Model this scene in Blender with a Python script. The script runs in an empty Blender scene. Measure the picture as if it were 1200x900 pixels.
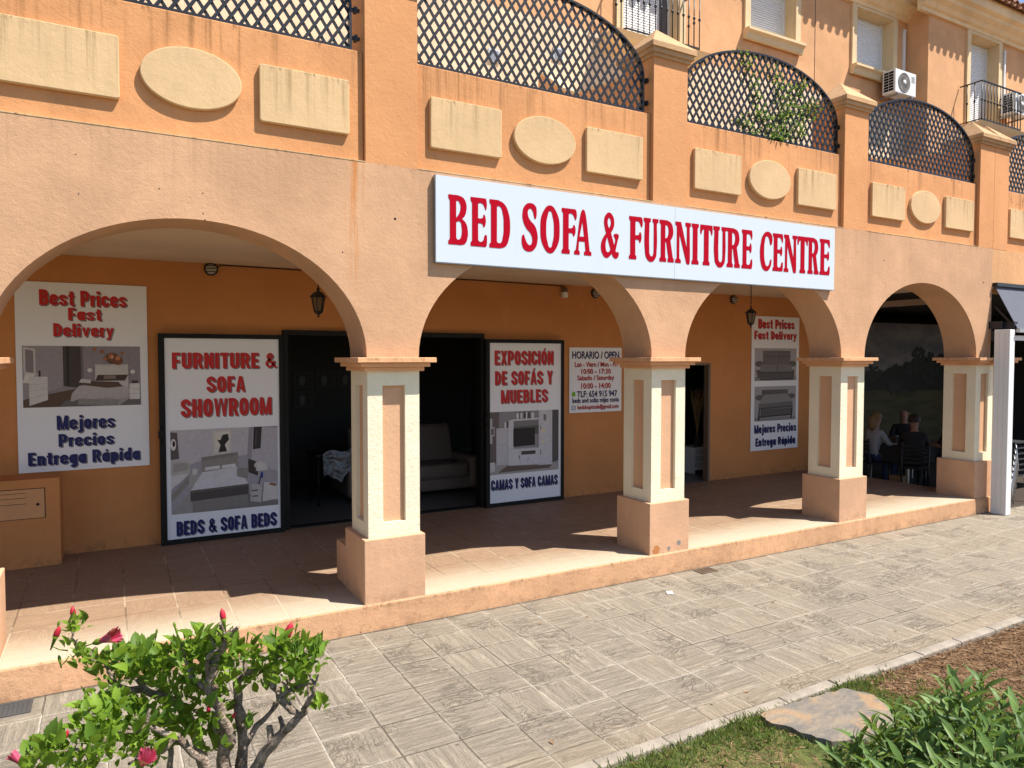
import bpy, bmesh, math, random
from mathutils import Vector, Matrix, noise as mnoise

random.seed(7)
R = math.radians
K = 1.2                       # authoring unit -> metres (applied to every top-level object at the end)
scn = bpy.context.scene
COL = scn.collection
S = 2.63255                   # pillar spacing

# ------------------------------------------------------------------ helpers
def lin(hx):
    hx = hx.lstrip('#')
    out = []
    for i in (0, 2, 4):
        c = int(hx[i:i+2], 16) / 255
        out.append(c/12.92 if c <= .04045 else ((c+.055)/1.055)**2.4)
    return tuple(out)

def tag(o, label=None, cat=None, group=None, kind=None):
    if label: o['label'] = label
    if cat: o['category'] = cat
    if group: o['group'] = group
    if kind: o['kind'] = kind
    return o

def empty(name, loc=(0, 0, 0)):
    o = bpy.data.objects.new(name, None)
    o.empty_display_size = .1
    o.location = loc
    COL.objects.link(o)
    return o

def root_loc(p):
    while p is not None:
        if p.parent is None: return Vector(p.location)
        p = p.parent
    return Vector((0, 0, 0))

class MB:
    """collects shapes in world coordinates and links them as one mesh"""
    def __init__(s):
        s.v = []; s.f = []; s.m = []; s.sm = []
    def add(s, vs, fs, mi=0, smooth=False):
        b = len(s.v)
        s.v += [tuple(v) for v in vs]
        for f in fs:
            s.f.append(tuple(i+b for i in f)); s.m.append(mi); s.sm.append(smooth)
        return s
    def box(s, x0, x1, y0, y1, z0, z1, mi=0):
        vs = [(x0,y0,z0),(x1,y0,z0),(x1,y1,z0),(x0,y1,z0),(x0,y0,z1),(x1,y0,z1),(x1,y1,z1),(x0,y1,z1)]
        return s.add(vs, [(0,3,2,1),(4,5,6,7),(0,1,5,4),(1,2,6,5),(2,3,7,6),(3,0,4,7)], mi)
    def quad(s, a, b, c, d, mi=0):
        return s.add([a,b,c,d], [(0,1,2,3)], mi)
    def prism(s, pts, axis, a, b, mi=0, smooth=False):
        """closed 2D outline extruded along axis 'x','y' or 'z' from a to b"""
        def P(u, v, w):
            return {'x': (w,u,v), 'y': (u,w,v), 'z': (u,v,w)}[axis]
        n = len(pts)
        vs = [P(u,v,a) for u,v in pts] + [P(u,v,b) for u,v in pts]
        s.add(vs, [tuple(range(n-1,-1,-1)), tuple(range(n,2*n))], mi)
        s.add(vs, [(i,(i+1)%n,n+(i+1)%n,n+i) for i in range(n)], mi, smooth)
        return s
    def bar(s, a, b, w, t, up=(0,0,1), mi=0):
        a = Vector(a); b = Vector(b); d = (b-a).normalized(); up = Vector(up)
        x = d.cross(up)
        if x.length < 1e-4: x = d.cross(Vector((1,0,0)))
        x.normalize(); y = x.cross(d)
        vs = []
        for p in (a, b):
            for i, j in ((-1,-1),(1,-1),(1,1),(-1,1)):
                vs.append(p + x*(w/2*i) + y*(t/2*j))
        return s.add(vs, [(0,3,2,1),(4,5,6,7),(0,1,5,4),(1,2,6,5),(2,3,7,6),(3,0,4,7)], mi)
    def tube(s, pts, rads, n=8, mi=0, cap=True, wob=0.0):
        pts = [Vector(p) for p in pts]
        if not hasattr(rads, '__len__'): rads = [rads]*len(pts)
        vs = []; fs = []; ref = None
        for i, p in enumerate(pts):
            d = (pts[min(i+1,len(pts)-1)] - pts[max(i-1,0)])
            if d.length < 1e-9: d = Vector((0,0,1))
            d.normalize()
            if ref is None:
                ref = d.orthogonal().normalized()
            x = (ref - d*ref.dot(d))
            if x.length < 1e-4: x = d.orthogonal()
            x.normalize(); ref = x; y = d.cross(x)
            for k in range(n):
                a = 2*math.pi*k/n
                r = rads[i]*(1+wob*(random.random()-.5))
                vs.append(p + x*math.cos(a)*r + y*math.sin(a)*r)
        for i in range(len(pts)-1):
            for k in range(n):
                fs.append((i*n+k, i*n+(k+1)%n, (i+1)*n+(k+1)%n, (i+1)*n+k))
        s.add(vs, fs, mi, True)
        if cap:
            s.add(vs[:n], [tuple(range(n-1,-1,-1))], mi); s.add(vs[-n:], [tuple(range(n))], mi)
        return s
    def lathe(s, c, prof, n=16, mi=0, axis='z', smooth=True):
        c = Vector(c); vs = []; fs = []
        for r, h in prof:
            for k in range(n):
                a = 2*math.pi*k/n
                q = {'z': (math.cos(a)*r, math.sin(a)*r, h), 'y': (math.cos(a)*r, h, math.sin(a)*r), 'x': (h, math.cos(a)*r, math.sin(a)*r)}[axis]
                vs.append(c + Vector(q))
        for i in range(len(prof)-1):
            for k in range(n):
                fs.append((i*n+k, i*n+(k+1)%n, (i+1)*n+(k+1)%n, (i+1)*n+k))
        s.add(vs, fs, mi, smooth)
        s.add(vs[:n], [tuple(range(n))], mi); s.add(vs[-n:], [tuple(range(n))], mi)
        return s
    def build(s, name, mat, parent=None, loc=None, fix=True, bevel=0, kind=None):
        off = Vector((0,0,0))
        if parent is not None: off = root_loc(parent)
        elif loc is not None: off = Vector(loc)
        if parent is not None and loc is not None: off = Vector(loc)
        me = bpy.data.meshes.new(name)
        me.from_pydata([tuple(Vector(v)-off) for v in s.v], [], s.f)
        mats = mat if isinstance(mat, (list, tuple)) else [mat]
        for m in mats: me.materials.append(m)
        me.polygons.foreach_set('material_index', s.m)
        me.polygons.foreach_set('use_smooth', s.sm)
        if fix:
            bm = bmesh.new(); bm.from_mesh(me)
            bmesh.ops.remove_doubles(bm, verts=bm.verts, dist=1e-5)
            bmesh.ops.recalc_face_normals(bm, faces=bm.faces)
            bm.to_mesh(me); bm.free()
        me.update()
        o = bpy.data.objects.new(name, me); COL.objects.link(o)
        if parent is not None:
            o.parent = parent
            if loc is not None: o.location = Vector(loc) - root_loc(parent)
        elif loc is not None: o.location = off
        if bevel:
            b = o.modifiers.new('bevel', 'BEVEL'); b.width = bevel; b.segments = 2; b.limit_method = 'ANGLE'; b.angle_limit = R(50)
            b.harden_normals = False
        if kind: o['kind'] = kind
        return o

def copy_tree(o, loc=None, parent=None):
    c = o.copy(); COL.objects.link(c); c.parent = parent
    if loc is not None: c.location = loc
    for ch in list(o.children): copy_tree(ch, None, c)
    return c

# ------------------------------------------------------------------ node DSL
class NT:
    def __init__(s, name, rough=.85, spec=.3):
        s.mat = bpy.data.materials.new(name); s.mat.use_nodes = True
        s.t = s.mat.node_tree; s.n = s.t.nodes; s.l = s.t.links
        s.b = s.n['Principled BSDF']
        s.b.inputs['Roughness'].default_value = rough
        s.b.inputs['Specular IOR Level'].default_value = spec
        s.tc = s.n.new('ShaderNodeTexCoord')
        s.obj = s.tc.outputs['Object']
    def put(s, sock, v):
        if hasattr(v, 'is_output') or isinstance(v, bpy.types.NodeSocket): s.l.new(v, sock)
        else:
            if isinstance(v, (tuple, list)) and len(v) == 3 and sock.type == 'RGBA': v = (*v, 1)
            sock.default_value = v
    def math(s, op, a, b=0.0, c=None, clamp=False):
        n = s.n.new('ShaderNodeMath'); n.operation = op; n.use_clamp = clamp
        s.put(n.inputs[0], a); s.put(n.inputs[1], b)
        if c is not None: s.put(n.inputs[2], c)
        return n.outputs[0]
    def mix(s, f, a, b, mode='MIX'):
        n = s.n.new('ShaderNodeMix'); n.data_type = 'RGBA'; n.blend_type = mode; n.clamp_factor = True
        s.put(n.inputs['Factor'], f); s.put(n.inputs[6], a); s.put(n.inputs[7], b)
        return n.outputs[2]
    def noise(s, vec, scale=5, detail=4, rough=.55, dist=0.0, col=False):
        n = s.n.new('ShaderNodeTexNoise')
        s.put(n.inputs['Vector'], vec); n.inputs['Scale'].default_value = scale; n.inputs['Detail'].default_value = detail
        n.inputs['Roughness'].default_value = rough; n.inputs['Distortion'].default_value = dist
        return n.outputs['Color' if col else 'Fac']
    def vor(s, vec, scale=5, feat='F1', out='Distance', rnd=1.0):
        n = s.n.new('ShaderNodeTexVoronoi'); n.feature = feat
        s.put(n.inputs['Vector'], vec); n.inputs['Scale'].default_value = scale; n.inputs['Randomness'].default_value = rnd
        return n.outputs[out]
    def map(s, vec, scale=(1,1,1), loc=(0,0,0), rot=(0,0,0)):
        n = s.n.new('ShaderNodeMapping'); s.put(n.inputs['Vector'], vec)
        n.inputs['Scale'].default_value = scale; n.inputs['Location'].default_value = loc; n.inputs['Rotation'].default_value = rot
        return n.outputs[0]
    def sep(s, vec):
        n = s.n.new('ShaderNodeSeparateXYZ'); s.put(n.inputs[0], vec); return n.outputs
    def comb(s, x, y, z):
        n = s.n.new('ShaderNodeCombineXYZ')
        for i, q in enumerate((x,y,z)): s.put(n.inputs[i], q)
        return n.outputs[0]
    def step(s, v, a, b):
        n = s.n.new('ShaderNodeMapRange'); n.interpolation_type = 'SMOOTHSTEP'
        s.put(n.inputs[0], v); n.inputs[1].default_value = a; n.inputs[2].default_value = b
        n.inputs[3].default_value = 0; n.inputs[4].default_value = 1
        return n.outputs[0]
    def white(s, vec, out='Value'):
        n = s.n.new('ShaderNodeTexWhiteNoise'); n.noise_dimensions = '3D'; s.put(n.inputs[0], vec); return n.outputs[out]
    def bump(s, h, strength=.3, dist=.01, normal=None):
        n = s.n.new('ShaderNodeBump'); n.inputs['Strength'].default_value = strength; n.inputs['Distance'].default_value = dist
        s.put(n.inputs['Height'], h)
        if normal is not None: s.l.new(normal, n.inputs['Normal'])
        return n.outputs[0]
    def done(s, col=None, normal=None, rough=None):
        if col is not None: s.put(s.b.inputs['Base Color'], col)
        if normal is not None: s.l.new(normal, s.b.inputs['Normal'])
        if rough is not None: s.put(s.b.inputs['Roughness'], rough)
        return s.mat

def mul(c, k): return tuple(min(1, x*k) for x in c)

def flat(name, col, rough=.6, var=.06, spec=.3, metal=0.0, scale=8):
    t = NT(name, rough, spec)
    f = t.noise(t.obj, scale, 5, .6)
    c = t.mix(f, mul(col, 1-var*2), mul(col, 1+var*2))
    t.b.inputs['Metallic'].default_value = metal
    return t.done(c)

def plaster(name, col, stain=(.16,.09,.045), ztop=None, zlen=.35, streak=.5, var=.10, bump=.35, patches=None, rust=None, grime_base=None):
    """rendered masonry: blotches, fine grain, run-off streaks below an edge at height ztop"""
    t = NT(name, .92, .15)
    oi = t.n.new('ShaderNodeObjectInfo'); va = t.n.new('ShaderNodeVectorMath'); va.operation = 'MULTIPLY_ADD'
    t.l.new(oi.outputs['Location'], va.inputs[0]); va.inputs[1].default_value = (1.7, 1.7, 0.0); t.l.new(t.obj, va.inputs[2])
    v = va.outputs[0]
    big = t.noise(v, 1.3, 6, .6, .4)
    mid = t.noise(v, 7, 5, .6)
    c = t.mix(t.step(big, .3, .72), mul(col, 1-var*1.3), mul(col, 1+var))
    c = t.mix(t.math('MULTIPLY', t.step(mid, .52, .75), .35), c, mul(col, 1-var*2.2))
    # faint vertical wash everywhere
    wash = t.noise(t.map(v, (9, 9, .55)), 1.0, 6, .65)
    c = t.mix(t.math('MULTIPLY', t.step(wash, .5, .78), .28*streak+.05), c, mul(col, .66))
    pale = t.noise(t.map(v, (5, 5, .6), (3.3,1,7)), 1.0, 5, .6)
    c = t.mix(t.math('MULTIPLY', t.step(pale, .55, .8), .22), c, tuple(min(.9, x*1.05+.06) for x in col))
    z = t.sep(t.obj)[2]
    if ztop is not None:
        g = t.step(z, ztop-zlen, ztop)
        st = t.noise(t.map(v, (17, 17, .5)), 1.0, 7, .72)
        st2 = t.noise(t.map(v, (2.3, 2.3, .1)), 1.0, 2, .5)
        m = t.math('MULTIPLY', t.step(st, .47, .68), g)
        m = t.math('MULTIPLY', m, t.step(st2, .3, .62))
        c = t.mix(t.math('MULTIPLY', m, streak, clamp=True), c, stain)
        # dark mould right at the top edge
        g2 = t.step(z, ztop-.06, ztop)
        mo = t.noise(t.map(v, (24, 24, 9)), 1.0, 6, .7)
        m2 = t.math('MULTIPLY', t.step(mo, .54, .66), g2)
        c = t.mix(t.math('MULTIPLY', m2, .75*min(1, streak*1.3)), c, mul(stain, .45))
    if grime_base is not None:
        g = t.step(z, grime_base+.16, grime_base)
        mo = t.noise(v, 11, 6, .7, .5)
        c = t.mix(t.math('MULTIPLY', t.math('MULTIPLY', g, t.step(mo, .45, .64)), .45), c, mul(stain, 1.1))
    if rust:
        for (rx, w, za, zb, rc, k) in rust:
            x = t.sep(t.obj)[0]
            wv = t.math('ADD', x, t.math('MULTIPLY', t.math('SUBTRACT', t.noise(t.map(v, (4,4,3)), 1, 3), .5), .05))
            d = t.math('ABSOLUTE', t.math('SUBTRACT', wv, rx))
            m = t.step(d, w, w*.15)
            m = t.math('MULTIPLY', m, t.step(z, zb, zb+(za-zb)*.6))
            m = t.math('MULTIPLY', m, t.step(t.noise(t.map(v, (26,26,1.0)), 1, 5, .7), .36, .6))
            c = t.mix(t.math('MULTIPLY', m, k), c, rc)
    # small dark pocks
    pk = t.vor(v, 5.5, 'F1', 'Distance')
    c = t.mix(t.math('MULTIPLY', t.step(pk, .035, .018), t.step(t.noise(v, 2.1, 2), .56, .6)), c, mul(stain, .4))
    if patches:
        for (px, pz, pr, pc) in patches:
            s3 = t.sep(t.obj)
            dx = t.math('SUBTRACT', s3[0], px); dz = t.math('SUBTRACT', s3[2], pz)
            d = t.math('SQRT', t.math('ADD', t.math('MULTIPLY', dx, dx), t.math('MULTIPLY', dz, dz)))
            d = t.math('ADD', d, t.math('MULTIPLY', t.math('SUBTRACT', t.noise(v, 22, 4), .5), pr*1.3))
            c = t.mix(t.step(d, pr, pr*.75), c, pc)
    h = t.math('ADD', t.math('MULTIPLY', t.noise(v, 150, 3, .6), .55), t.math('MULTIPLY', t.noise(v, 34, 5, .6), .8))
    crack = t.vor(t.map(v, (1,1,1.4)), 1.1, 'DISTANCE_TO_EDGE')
    wob = t.noise(v, 3.2, 4, .6)
    h = t.math('ADD', h, t.math('MULTIPLY', t.noise(v, 5, 4), 1.6))
    n = t.bump(h, bump, .012)
    return t.done(c, n)

def tiles(name, w, h, ox, oy, base, base2, grout, gw=.012, wave=1.0, pale_edge=None, bumps=.6, sand=None, rough=.75, groutvar=True, edge_dark=None, halo=None, fine=1.0):
    """stamped concrete / ceramic paving in a w x h grid, every tile with its own slate relief"""
    t = NT(name, rough, .25)
    v = t.obj; s3 = t.sep(v)
    u = t.math('DIVIDE', t.math('SUBTRACT', s3[0], ox), w); q = t.math('DIVIDE', t.math('SUBTRACT', s3[1], oy), h)
    wobx = t.math('MULTIPLY', t.math('SUBTRACT', t.noise(v, 9, 3), .5), .028)
    fu = t.math('ADD', t.math('FRACT', u), wobx); fq = t.math('ADD', t.math('FRACT', q), wobx)
    cell = t.comb(t.math('FLOOR', u), t.math('FLOOR', q), 0)
    rnd = t.white(cell, 'Color'); rv = t.white(cell, 'Value')
    eu = t.math('MINIMUM', fu, t.math('SUBTRACT', 1, fu)); eq = t.math('MINIMUM', fq, t.math('SUBTRACT', 1, fq))
    e = t.math('MINIMUM', t.math('MULTIPLY', eu, w), t.math('MULTIPLY', eq, h))
    joint = t.step(e, gw, gw*.45)
    # slate waves: per tile offset and one of two directions
    off = t.n.new('ShaderNodeVectorMath'); off.operation = 'MULTIPLY_ADD'
    t.l.new(rnd, off.inputs[0]); off.inputs[1].default_value = (9, 9, 9); t.l.new(v, off.inputs[2])
    vv = off.outputs[0]
    fk = fine; dk = 1.5 if fine == 1.0 else .9
    a = t.noise(t.map(vv, (3.4, 17*fk, 1)), 1, 9, .74, dk)
    b = t.noise(t.map(vv, (12*fk, 3.2, 1), rot=(0,0,.45)), 1, 9, .74, dk*1.4)
    if fine != 1.0:
        rip = t.noise(t.map(vv, (4.5, 7, 1), rot=(0,0,.9)), 1, 5, .6, 2.8)
        ripm = t.step(t.math('ABSOLUTE', t.math('SUBTRACT', rip, .5)), .045, .0)
        ripm = t.math('MULTIPLY', ripm, t.step(t.noise(vv, 2.2, 3), .5, .62))
    slate = t.mix(t.step(rv, .5, .52), a, b)
    sl = t.step(slate, .3, .7)
    fine_n = t.noise(v, 90, 4, .65)
    c = t.mix(sl, base, base2)
    c = t.mix(t.math('MULTIPLY', rv, .5), c, t.mix(sl, mul(base2, .82), mul(base, 1.12)))
    if sand is not None:
        big = t.noise(v, .9, 6, .65, .6)
        c = t.mix(t.math('MULTIPLY', t.step(big, .46, .68), .6), c, sand)
    veins = t.noise(t.map(vv, (2.2, 13, 1), rot=(0,0,.35)), 1.6, 8, .7, 3.0)
    c = t.mix(t.math('MULTIPLY', t.step(t.math('ABSOLUTE', t.math('SUBTRACT', veins, .5)), .035, .0), .30*wave), c, mul(base, .5))
    c = t.mix(t.math('MULTIPLY', t.step(fine_n, .48, .72), .4), c, mul(base, .6))
    if halo is not None:
        hm_ = t.math('MULTIPLY', t.step(t.math('ADD', e, t.math('MULTIPLY', t.math('SUBTRACT', t.noise(v, 13, 6, .72), .5), .09)),   .034, .0), .5)
        c = t.mix(hm_, c, halo)
        c = t.mix(t.math('MULTIPLY', ripm, .32), c, mul(base, .5))
    spots = t.vor(v, 3.1, 'F1', 'Distance')
    c = t.mix(t.math('MULTIPLY', t.step(spots, .045, .03), .6), c, mul(base, .3))
    if groutvar:
        gsel = t.step(t.noise(v, 1.7, 4, .7), .44, .56)
        gc = t.mix(gsel, mul(base, .5), grout)
    else: gc = grout
    c = t.mix(t.math('MULTIPLY', joint, .75), c, gc)
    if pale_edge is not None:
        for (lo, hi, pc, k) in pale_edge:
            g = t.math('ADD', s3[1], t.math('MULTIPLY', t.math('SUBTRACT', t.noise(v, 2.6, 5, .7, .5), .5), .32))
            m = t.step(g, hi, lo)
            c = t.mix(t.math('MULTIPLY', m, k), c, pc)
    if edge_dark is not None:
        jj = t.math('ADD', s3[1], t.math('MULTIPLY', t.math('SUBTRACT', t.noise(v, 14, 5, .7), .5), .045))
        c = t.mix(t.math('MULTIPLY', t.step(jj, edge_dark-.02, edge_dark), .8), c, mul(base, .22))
    hgt = t.math('ADD', t.math('MULTIPLY', sl, .8*wave), t.math('MULTIPLY', fine_n, .22))
    if halo is not None: hgt = t.math('SUBTRACT', hgt, t.math('MULTIPLY', ripm, .6))
    hgt = t.math('SUBTRACT', hgt, t.math('MULTIPLY', joint, .7))
    return t.done(c, t.bump(hgt, bumps, .02))

# ------------------------------------------------------------------ materials
M = {}
WALL = (.535, .315, .185)          # peach render of the arcade
ORANGE = (.60, .285, .125)         # stronger orange above
CREAM = (.60, .41, .225)          # plaques
M['arch'] = plaster('peach_render', WALL, ztop=3.165, zlen=.55, streak=.22, rust=[(-.05,.045,3.1,2.1,(.50,.19,.055),.95), (-.10,.02,3.1,2.3,(.50,.22,.08),.5), (.02,.015,3.16,2.5,(.5,.22,.08),.4)])
M['arch2'] = plaster('orange_render_next_door', (.62,.34,.165), ztop=3.165, zlen=.3, streak=.15)
M['parapet'] = plaster('orange_parapet_render', ORANGE, stain=(.20,.095,.035), ztop=3.955, zlen=.5, streak=.75)
M['post'] = plaster('orange_post_render', ORANGE, streak=.12, var=.06)
M['plaque'] = plaster('cream_plaque_render', CREAM, stain=(.20,.13,.055), ztop=.19, zlen=.42, streak=.75, var=.06, bump=.25)
M['oval'] = plaster('cream_oval_render', CREAM, stain=(.22,.14,.06), ztop=.22, zlen=.2, streak=.35, var=.07, bump=.25)
M['cap'] = plaster('weathered_cream_cap', (.50,.31,.165), stain=(.12,.075,.035), ztop=4.9, zlen=.42, streak=.8, bump=.5)
M['pillar'] = plaster('cream_pillar_render', (.765,.675,.49), stain=(.45,.35,.2), streak=.10, var=.04, bump=.6)
M['niche'] = plaster('peach_niche_render', (.58,.34,.20), streak=.1, var=.05)
M['plinth'] = plaster('peach_plinth_render', (.56,.33,.20), stain=(.22,.12,.06), streak=.18, grime_base=-.02, patches=[(2.98,.075,.026,(.22,.2,.18)), (2.86,.035,.022,(.22,.2,.18)), (2.71,.045,.05,(.42,.17,.06))])
M['captop'] = plaster('peach_capital_render', (.66,.36,.19), stain=(.2,.09,.04), ztop=1.785, zlen=.06, streak=.5)
M['kerb'] = plaster('orange_step_render', (.53,.30,.165), stain=(.18,.10,.05), ztop=.0, zlen=.09, streak=.6, bump=.5, grime_base=-.19)
M['ceiling'] = plaster('pale_peach_ceiling', (.66,.50,.36), streak=.05, var=.05)
M['shopwall'] = plaster('orange_shop_wall', (.53,.222,.078), streak=.12, var=.06, grime_base=0)
M['house'] = plaster('house_orange_render', (.61,.335,.17), stain=(.28,.15,.07), ztop=8.9, zlen=2.2, streak=.25)
M['housecream'] = plaster('house_cream_render', (.70,.53,.36), streak=.15)
M['surround'] = plaster('cream_window_surround', (.66,.50,.30), streak=.12, var=.05)
M['cornice'] = plaster('cream_cornice', (.74,.55,.33), streak=.15)
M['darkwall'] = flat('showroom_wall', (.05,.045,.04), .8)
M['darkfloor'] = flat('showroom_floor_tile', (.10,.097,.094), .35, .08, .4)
M['black'] = flat('black_door_frame', (.010,.009,.008), .6, .1, .2)
M['iron'] = flat('black_wrought_iron', (.009,.0095,.013), .4, .2, .4)
M['white'] = flat('white_paint', (.66,.66,.65), .5, .03)
M['board'] = flat('white_printed_board', (.76,.755,.77), .45, .015, .3, scale=2)
M['red'] = flat('red_print', (.37,.0015,.014), .7, .04, .05)
M['posterred'] = flat('poster_red_print', (.50,.016,.014), .5, .03)
M['blue'] = flat('navy_print', (.010,.012,.10), .5, .03)
M['shade'] = flat('grey_printed_drop_shadow', (.17,.15,.15), .5, .02)
M['metalgrey'] = flat('brushed_grey_metal', (.35,.35,.36), .35, .08, .5, .7)
M['awning'] = flat('slate_grey_awning_cloth', (.095,.10,.125), .8, .06)
M['green'] = flat('green_icon_print', (.16,.42,.03), .5)
M['straw'] = flat('dry_straw', (.42,.28,.13), .9, .25)
M['wood'] = flat('brown_table_top', (.22,.09,.035), .5, .1)
M['cardboard'] = flat('brown_cardboard', (.20,.12,.06), .8)
M['skin'] = flat('skin', (.26,.145,.10), .6, .05)
M['tee'] = flat('white_cotton', (.26,.275,.30), .9, .05)
M['darkcloth'] = flat('black_cloth', (.02,.02,.022), .9, .1)
M['jeans'] = flat('denim', (.025,.04,.10), .9, .1)
M['blond'] = flat('blond_hair', (.17,.11,.05), .7, .2)
M['darkhair'] = flat('dark_hair', (.03,.02,.015), .6, .2)
M['leather'] = flat('taupe_sofa_leather', (.13,.10,.08), .5, .08, .35)
M['plastic'] = flat('clear_wrap_plastic', (.075,.075,.078), .3, .1, .6)

def fascia_mat():
    t = NT('white_acrylic_sign', .35, .4)
    v = t.obj
    g = t.noise(t.map(v, (3, 3, .5)), 1, 6, .65)
    c = t.mix(t.math('MULTIPLY', t.step(g, .5, .8), .12), (.545,.595,.645), (.46,.47,.47))
    sp = t.vor(v, 6.0, 'F1', 'Distance')
    c = t.mix(t.math('MULTIPLY', t.step(sp, .03, .015), .6), c, (.35,.27,.2))
    x = t.sep(v)[0]; z = t.sep(v)[2]
    m = t.math('MULTIPLY', t.step(t.math('ABSOLUTE', t.math('SUBTRACT', x, 2.893)), .022, .004), t.step(t.noise(t.map(v, (30,1,2)), 1, 4, .7), .42, .7))
    c = t.mix(t.math('MULTIPLY', m, .6), c, (.50,.28,.13))
    return t.done(c)
M['fascia'] = fascia_mat()

def shutter_mat():
    t = NT('white_roller_shutter', .45, .4)
    z = t.sep(t.obj)[2]
    f = t.math('FRACT', t.math('MULTIPLY', z, 24.0))
    gap = t.step(f, .84, .93)
    c = t.mix(t.math('MULTIPLY', gap, .65), (.74,.76,.78), (.2,.2,.21))
    h = t.math('SINE', t.math('MULTIPLY', f, math.pi))
    return t.done(c, t.bump(h, .8, .02))
M['shutter'] = shutter_mat()

def leafmat(name, cols, trans=.35, rough=.38, spec=.45):
    t = NT(name, rough, spec)
    oi = t.n.new('ShaderNodeNewGeometry')
    rnd = oi.outputs['Random Per Island']
    ramp = t.n.new('ShaderNodeValToRGB'); t.l.new(rnd, ramp.inputs[0])
    el = ramp.color_ramp.elements
    el[0].color = (*cols[0], 1); el[1].color = (*cols[-1], 1)
    for i, cc in enumerate(cols[1:-1]):
        e = el.new((i+1)/(len(cols)-1)); e.color = (*cc, 1)
    f = t.noise(t.obj, 60, 3)
    c = t.mix(t.math('MULTIPLY', f, .35), ramp.outputs[0], mul(cols[0], .6))
    t.put(t.b.inputs['Base Color'], c)
    tr = t.n.new('ShaderNodeBsdfTranslucent')
    tc = t.mix(.0, t.mix(.5, c, (.30,.42,.04), 'MIX'), (0,0,0))
    t.l.new(tc, tr.inputs['Color'])
    ms = t.n.new('ShaderNodeMixShader'); ms.inputs[0].default_value = trans
    out = t.n['Material Output']
    t.l.new(t.b.outputs[0], ms.inputs[1]); t.l.new(tr.outputs[0], ms.inputs[2]); t.l.new(ms.outputs[0], out.inputs['Surface'])
    return t.mat
M['hleaf'] = leafmat('hibiscus_leaf', [(.07,.14,.018),(.15,.27,.022),(.27,.42,.04),(.11,.21,.02),(.20,.34,.03)], .45, .52, .3)
M['oleaf'] = leafmat('lance_leaf', [(.06,.12,.03),(.11,.20,.045),(.20,.31,.085),(.08,.16,.035)], .32, .5, .35)
M['vleaf'] = leafmat('creeper_leaf', [(.06,.14,.02),(.12,.23,.035),(.20,.29,.06)], .35, .65, .15)
M['petal'] = leafmat('pink_petal', [(.42,.012,.055),(.62,.10,.19),(.36,.008,.04)], .25, .6, .2)
M['budred'] = leafmat('red_bud', [(.50,.015,.04),(.60,.03,.06)], .2, .5, .3)
M['grass'] = leafmat('grass_blade', [(.07,.12,.025),(.12,.19,.04),(.20,.24,.07),(.30,.27,.12)], .3, .6, .2)
M['mulch'] = leafmat('dry_mulch', [(.085,.042,.02),(.19,.105,.055),(.32,.21,.12),(.06,.033,.018)], .05, .9, .1)

def bark_mat():
    t = NT('grey_brown_bark', .9, .15)
    v = t.obj
    n1 = t.noise(v, 26, 6, .7); n2 = t.noise(v, 90, 4, .6)
    c = t.mix(t.step(n1, .35, .68), (.13,.092,.07), (.42,.325,.25))
    c = t.mix(t.math('MULTIPLY', t.step(t.vor(v, 60, 'F1'), .35, .1), .5), c, (.42,.36,.30))
    return t.done(c, t.bump(t.math('ADD', n1, n2), .9, .02))
M['bark'] = bark_mat()

def stone_mat():
    t = NT('multicolour_flagstone', .8, .25)
    v = t.obj
    n1 = t.noise(t.map(v, (2,5,1), rot=(0,0,.4)), 2.2, 7, .65, .8); n2 = t.noise(v, 5, 6, .6, .5)
    c = t.mix(t.step(n1, .35, .65), (.14,.127,.113), (.235,.19,.14))
    c = t.mix(t.math('MULTIPLY', t.step(n2, .52, .66), .7), c, (.33,.20,.10))
    c = t.mix(t.math('MULTIPLY', t.step(t.noise(v, 60, 3), .5, .7), .3), c, (.10,.09,.08))
    return t.done(c, t.bump(t.math('ADD', n1, t.math('MULTIPLY', t.noise(v, 40, 4), .3)), .6, .02))
M['stone'] = stone_mat()

def concrete_mat():
    t = NT('grey_kerb_concrete', .9, .15)
    v = t.obj
    n1 = t.noise(v, 5, 6, .65); n2 = t.noise(v, 120, 3, .6)
    c = t.mix(t.step(n1, .3, .7), (.225,.195,.155), (.35,.305,.25))
    c = t.mix(t.math('MULTIPLY', t.step(n2, .52, .7), .5), c, (.15,.13,.11))
    return t.done(c, t.bump(n2, .7, .012))
M['concrete'] = concrete_mat()

def ground_mat():
    t = NT('garden_soil', .95, .1)
    v = t.obj; s3 = t.sep(v)
    n1 = t.noise(v, 1.4, 6, .65); n2 = t.noise(v, 18, 6, .7); n3 = t.noise(v, 70, 4, .7)
    soil = t.mix(t.step(n2, .35, .65), (.085,.045,.024), (.22,.135,.075))
    soil = t.mix(t.math('MULTIPLY', t.step(n3, .5, .7), .5), soil, (.29,.20,.125))
    green = t.mix(t.step(n2, .35, .65), (.055,.075,.022), (.12,.13,.04))
    x = t.math('ADD', s3[0], t.math('MULTIPLY', t.math('SUBTRACT', n1, .5), 1.2))
    c = t.mix(t.step(x, 2.3, 2.75), t.mix(t.step(t.math('ADD', t.math('MULTIPLY', n1, .6), t.math('MULTIPLY', n3, .4)), .50, .60), green, soil), soil)
    return t.done(c, t.bump(t.math('ADD', n2, t.math('MULTIPLY', n3, .5)), .8, .03))
M['ground'] = ground_mat()

def roof_mat():
    t = NT('terracotta_tile', .85, .2)
    v = t.obj
    n1 = t.noise(v, 6, 6, .7); n2 = t.noise(v, 30, 4)
    c = t.mix(t.step(n1, .3, .7), (.17,.075,.04), (.40,.20,.11))
    c = t.mix(t.math('MULTIPLY', t.step(n2, .55, .7), .4), c, (.06,.05,.04))
    return t.done(c, t.bump(n2, .4, .01))
M['roof'] = roof_mat()

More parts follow.
